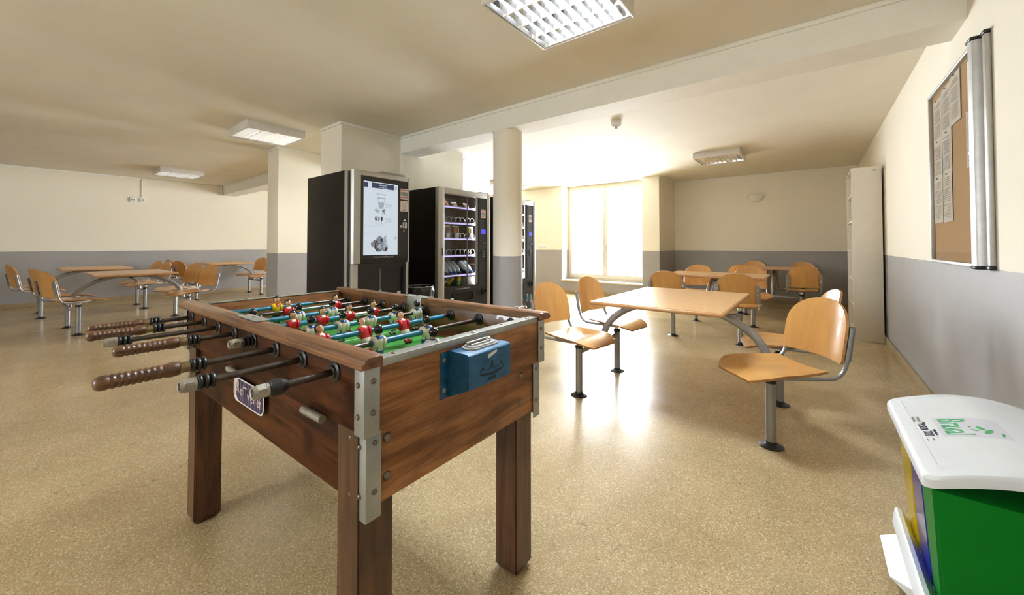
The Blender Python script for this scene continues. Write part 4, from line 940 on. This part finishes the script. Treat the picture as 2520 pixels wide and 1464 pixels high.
LV = {.40: 0, .70: 3, 1.035: 6, 1.385: 4, 1.70: 2}; names = {.70: 'second shelf from the bottom', 1.035: 'middle shelf', 1.385: 'second shelf from the top', 1.70: 'top shelf'}
sides = ('lowest', 'second up', 'third up', 'fourth up', 'fifth up', 'topmost')
for z, n in LV.items():
    zz = z+.0182
    for k in range(n):
        h = .006+.006*random.random(); a = random.uniform(-.015, .03)
        o = MB().box(-.075, .075, -.105, .105, 0, h, ('bookdark', 'paper', 'bookmix')[k % 3], .001).build('leaflet', None, (.372+.10+random.uniform(-.02, .0), 6.05+.16+a, zz)); o.rotation_euler = (0, 0, random.uniform(-.15, .15)); zz += h+.0005
        tag(o, '%s leaflet, %s on the %s of the bookcase' % (('dark', 'white', 'grey')[k % 3], sides[k] if n > 1 else 'alone', names[z]), 'leaflet', 'leaflets in the bookcase')

# ------------------------------------------------------------------ notice board on the right wall
nb = thing('notice_board', 'glazed cork notice board in a silver frame on the right wall', 'notice board', (XR, 2.70, 1.0))
W_, H_ = 1.03, 1.095     # local: x negative = into the room, y away from camera
MB().box(-.014, -.001, .03, W_-.012, .014, H_-.014, 'cork').build('cork_panel', nb)
f = MB(); f.box(-.034, -.001, .13, W_-.012, .0, .02, 'alu', .006); f.box(-.034, -.001, .13, W_-.012, H_-.02, H_, 'alu', .006); f.box(-.034, -.001, W_-.012, W_, .0, H_, 'alu', .005)
f.box(-.022, -.001, .004, .036, .014, H_-.014, 'alu', .006); f.build('frame', nb)
p = MB(); p.prism([(-.001, .062), (-.030, .062), (-.046, .070), (-.052, .085), (-.052, .115), (-.046, .13), (-.030, .136), (-.001, .136)], .014, H_-.014, 'alu', 'Z'); po = p.build('door_profile', nb)
MB().box(-.012, -.001, .0365, .061, .014, H_-.014, 'black').build('hinge_gap', nb)
for z0, z1 in ((-.004, .0138), (H_-.0138, H_+.004)): MB().box(-.054, -.001, .060, .138, z0, z1, 'black', .008, 3).box(-.025, -.001, .001, .0595, z0, z1, 'black', .006).build('corner_cap', nb)
MB().box(-.030, -.027, .137, W_-.013, .021, H_-.021, 'acrylic').build('glass_pane', nb)
MB().lathe([(.010, 0), (.010, -.012), (.006, -.014)], 'chrome', 16, (-.034, .142, .56), 'X').build('lock', nb); MB().box(-.0527, -.0521, .09, .11, H_-.10, H_-.06, 'ink').build('label_sticker', nb)
def sheetp(y0, y1, z0, z1, lab, lines=True, k=0):
    t = thing('paper_sheet', lab, 'paper', (XR-.0155, y0, z0), 0, 'notices on the cork board'); w, h = y1-y0, z1-z0
    def fn(u, v): return ((-.0012-.002*math.sin(2.2*u*PI+k)*(1-v)*.6-.0004*k, w*u, h*v), (-1, 0, 0))
    MB().sheet(fn, lin(0, 1, 9), lin(0, 1, 9), .0006, 'paper').build('page', t)
    b = MB()
    for q in range(int(h/.0105)-5):
        if q % 9 == 8: continue
        zz = .03+.0105*q; a = w*(.10+.02*((q*7+k) % 3)); c = w*(.90-.05*((q*5+k) % 4)); b.box(-.0058-.0004*k, -.0054-.0004*k, a, c, zz, zz+.0026, 'print')
    b.build('print', t)
    MB().ball((-.008, w/2, h-.012), (.004, .005, .005), 'brass', 10, 6).build('pin', t)
sheetp(3.485, 3.675, 1.76, 2.035, 'printed sheet at the top of the column farthest into the room on the cork board', k=0)
sheetp(3.482, 3.678, 1.53, 1.775, 'printed sheet in the middle of the farthest column on the cork board', k=1)
sheetp(3.485, 3.695, 1.252, 1.545, 'printed sheet at the bottom of the farthest column on the cork board', k=2)
sheetp(3.280, 3.475, 1.775, 2.055, 'printed sheet at the top of the second column on the cork board', k=3)
sheetp(3.276, 3.470, 1.53, 1.79, 'printed sheet in the middle of the second column on the cork board', k=4)
sheetp(3.285, 3.472, 1.248, 1.545, 'printed sheet at the bottom of the second column on the cork board', k=5)
sheetp(3.095, 3.285, 1.79, 2.068, 'printed sheet at the top, third column, alone above bare cork', k=6)
sheetp(2.87, 3.015, 1.51, 1.80, 'printed sheet beside the silver door edge of the notice board', k=0)

# ------------------------------------------------------------------ recycling bin with three compartments
rb = thing('recycling_bin', 'low recycling bin with white lid and yellow, blue and green compartments', 'recycling bin', (0, 0, 0))
Y0b, Y1b = 1.515, 2.105
def front(z): return .264-.022*(z-.12)/.33
cols = (('bingreen', 1.485, 1.640), ('binblue', 1.648, 1.816), ('binyellow', 1.824, 2.005))
for mt, a, b_ in cols:
    # tapered bucket with rounded corners, standing in the base tray
    zt, zb = .470, .118; ta = .055 if mt == 'bingreen' else .004
    q = MB(); vs = [(front(zb), a+ta, zb), (.62, a+ta, zb), (.62, b_-.004, zb), (front(zb), b_-.004, zb), (front(zt), a, zt), (.640, a, zt), (.640, b_, zt), (front(zt), b_, zt)]
    bm = bmesh.new(); V_ = [bm.verts.new(p_) for p_ in vs]
    for fc in ((3, 2, 1, 0), (4, 5, 6, 7), (0, 1, 5, 4), (1, 2, 6, 5), (2, 3, 7, 6), (3, 0, 4, 7)): bm.faces.new([V_[i] for i in fc])
    bmesh.ops.bevel(bm, geom=[e for e in bm.edges if abs(e.verts[0].co.z-e.verts[1].co.z) > .1], offset=.007, segments=3, affect='EDGES')
    q.addbm(bm, mt); o = q.build('compartment', rb, ang=60); o['label'] = mt[3:]+' compartment'
fr_ = MB()
fr_.prism([(.225, .094), (.219, .100), (.226, .149), (.231, .155), (.243, .151), (.2625, .120), (.2625, .094)], 1.46, 1.99, 'binwhite', 'Y')
fr_.box(.262, .640, 1.50, 1.995, .085, .113, 'binwhite', .004)
fr_.box(.285, .630, Y0b+.06, 1.97, 0, .085, 'binwhite', .006)
fr_.build('base_frame', rb)
pd_ = MB(); tp = [(.224, 1.640, .093), (.224, 1.925, .093), (.182, 1.955, .052), (.182, 1.735, .052)]; bt = [(.224, 1.645, .058), (.224, 1.92, .058), (.185, 1.95, .044), (.185, 1.74, .044)]
pd_.add(tp+bt, [(0, 1, 2, 3), (7, 6, 5, 4), (0, 4, 5, 1), (1, 5, 6, 2), (2, 6, 7, 3), (3, 7, 4, 0)], 'binwhite')
pd_.box(.224, .30, 1.66, 1.90, .062, .0845, 'binwhite'); pd_.build('pedal', rb, ang=20)
# domed lid: closed shell with a turned-down rim
def lidz(x): return .502+.063*math.sin(PI*min(1, max(0, (x-.225)/.42))*.90)
ld = MB(); xs_ = lin(.224, .648, 15); ys_ = lin(1.478, 2.135, 13)
top = []; rim = .034
def corner(x, y):
    r = .035; x0, x1, y0, y1 = xs_[0], xs_[-1], ys_[0], ys_[-1]
    return x, y
poly = rrect(xs_[0], xs_[-1], ys_[0], ys_[-1], .032, 6)
# densify the straight edges so that the dome is followed
dense = []
for (a, b_), (c, d_) in zip(poly, poly[1:]+poly[:1]):
    L_ = math.hypot(c-a, d_-b_); k_ = max(1, int(L_/.03))
    for i in range(k_): dense.append((a+(c-a)*i/k_, b_+(d_-b_)*i/k_))
cx_, cy_ = (xs_[0]+xs_[-1])/2, (ys_[0]+ys_[-1])/2; n = len(dense); V_ = []
def ringv(off, dz): return [((cx_+(x-cx_)*(1-off/.21)), (cy_+(y-cy_)*(1-off/.32)), lidz(cx_+(x-cx_)*(1-off/.21))+dz) for x, y in dense]
rings = [ringv(.006, -rim), ringv(.0, -rim), ringv(-.001, -.012), ringv(.003, -.003), ringv(.010, .0), ringv(.035, .0), ringv(.038, -.0022)]
for s_ in lin(.038, .205, 9)[1:]: rings.append(ringv(s_, -.0022))
for rg in rings: V_ += rg
F_ = [(j*n+k, j*n+(k+1) % n, (j+1)*n+(k+1) % n, (j+1)*n+k) for j in range(len(rings)-1) for k in range(n)]; F_.append(tuple((len(rings)-1)*n+k for k in range(n)))
inner = ringv(.012, -rim); o_ = len(V_); V_ += inner; inn2 = ringv(.014, -.006); V_ += inn2
F_ += [(k, o_+k, o_+(k+1) % n, (k+1) % n) for k in range(n)]+[(o_+k, o_+n+k, o_+n+(k+1) % n, o_+(k+1) % n) for k in range(n)]; F_.append(tuple(o_+n+k for k in range(n)))
ld.add(V_, F_, 'binwhite'); lid = ld.build('lid', rb, ang=30)
def onlid(x, y, dz=.0006):
    x, y = x*.943, y*.943
    s_ = (lidz(x+.002)-lidz(x-.002))/.004
    return frame3((x, y, lidz(x)-.0022+dz), (0, -1, 0), (1, 0, s_))
pt = MB(); pt.add([(x, y, lidz(x)-.0022+.0004) for x in lin(.306, .443, 8) for y in (1.726, 1.886)], [(2*i, 2*i+1, 2*i+3, 2*i+2) for i in range(7)], 'patch'); pt.build('sticker', lid)
text('Braval', .088, 'pgreen', lid, onlid(.362, 1.915), sx=.62)
lf = MB()
for (x, y, a, b_, an) in ((.418, 1.905, .016, .007, .3), (.430, 1.880, .018, .0075, -.5), (.402, 1.885, .009, .004, .8), (.455, 1.862, .014, .003, -.2), (.396, 1.915, .007, .003, 0)):
    m_ = onlid(x, y, .0009); lf.add([m_ @ Vector((a*math.cos(t)*math.cos(an)-b_*math.sin(t)*math.sin(an), a*math.cos(t)*math.sin(an)+b_*math.sin(t)*math.cos(an), 0)) for t in [2*PI*k/16 for k in range(16)]], [tuple(range(16))], 'pgreen')
lf.build('leaf_logo', lid)
text('POSEUR', .026, 'pblack', lid, onlid(.292, 1.925), sx=.62); text('2020', .030, 'pblack', lid, onlid(.296, 1.865), sx=.7); text('PORTUGAL', .009, 'pblack', lid, onlid(.313, 1.872))
text('CENTRO', .012, 'ink', lid, onlid(.292, 2.0)); text('REGIONAL', .009, 'ink', lid, onlid(.281, 2.0))
sm_ = MB()
for (x, y, w_, h_) in ((.268, 1.985, .03, .0015), (.275, 1.925, .04, .0015), (.268, 1.93, .04, .0012), (.30, 1.815, .018, .0022), (.287, 1.815, .016, .0016), (.30, 1.962, .012, .007), (.272, 1.835, .028, .0008), (.312, 1.835, .028, .0008)):
    m_ = onlid(x, y, .0008); sm_.add([m_ @ Vector(p_) for p_ in ((-w_/2, -h_/2, 0), (w_/2, -h_/2, 0), (w_/2, h_/2, 0), (-w_/2, h_/2, 0))], [(0, 1, 2, 3)], 'pblack')
sm_.build('small_print', lid)

# ------------------------------------------------------------------ daylight, camera
wd = bpy.data.worlds.new('daylight'); sc.world = wd; wd.use_nodes = True
bg = wd.node_tree.nodes['Background']; bg.inputs['Color'].default_value = (.88, .95, 1.0, 1); bg.inputs['Strength'].default_value = 36.0
def portal(name, x0, x1, y, z0, z1, rx):
    l = bpy.data.lights.new(name, 'AREA'); l.shape = 'RECTANGLE'; l.size = x1-x0; l.size_y = z1-z0; l.cycles.is_portal = True
    o = bpy.data.objects.new(name, l); C.objects.link(o); o.location = ((x0+x1)/2, y, (z0+z1)/2); o.rotation_euler = (rx, 0, 0)
portal('window_daylight', W1[0], W1[1], 8.33, WZ0, CZ, -PI/2); portal('window_daylight', W2[0], W2[1], 8.33, WZ0, CZ, -PI/2)
for a, b, z0, z1 in BW: portal('window_daylight', a, b, YB-.16, z0, z1, PI/2)

cam = bpy.data.cameras.new('camera'); co = bpy.data.objects.new('camera', cam); C.objects.link(co); sc.camera = co
co.location = (0, 0, 1.11); co.rotation_euler = (PI/2+.0198, 0, .6610)
cam.sensor_width = 36; cam.sensor_fit = 'HORIZONTAL'; cam.lens = 949.9/2520*36; cam.shift_y = (584.8-732)/2520; cam.clip_start = .02
vs = sc.view_settings; vs.view_transform = 'Standard'; vs.look = 'None'; vs.gamma = 1; vs.use_curve_mapping = False; vs.exposure = .63
sc.cycles.use_denoising = True; sc.cycles.max_bounces = 9; sc.cycles.diffuse_bounces = 6; sc.cycles.transparent_max_bounces = 12
sc.cycles.sample_clamp_indirect = 8; sc.cycles.caustics_reflective = False; sc.cycles.caustics_refractive = False
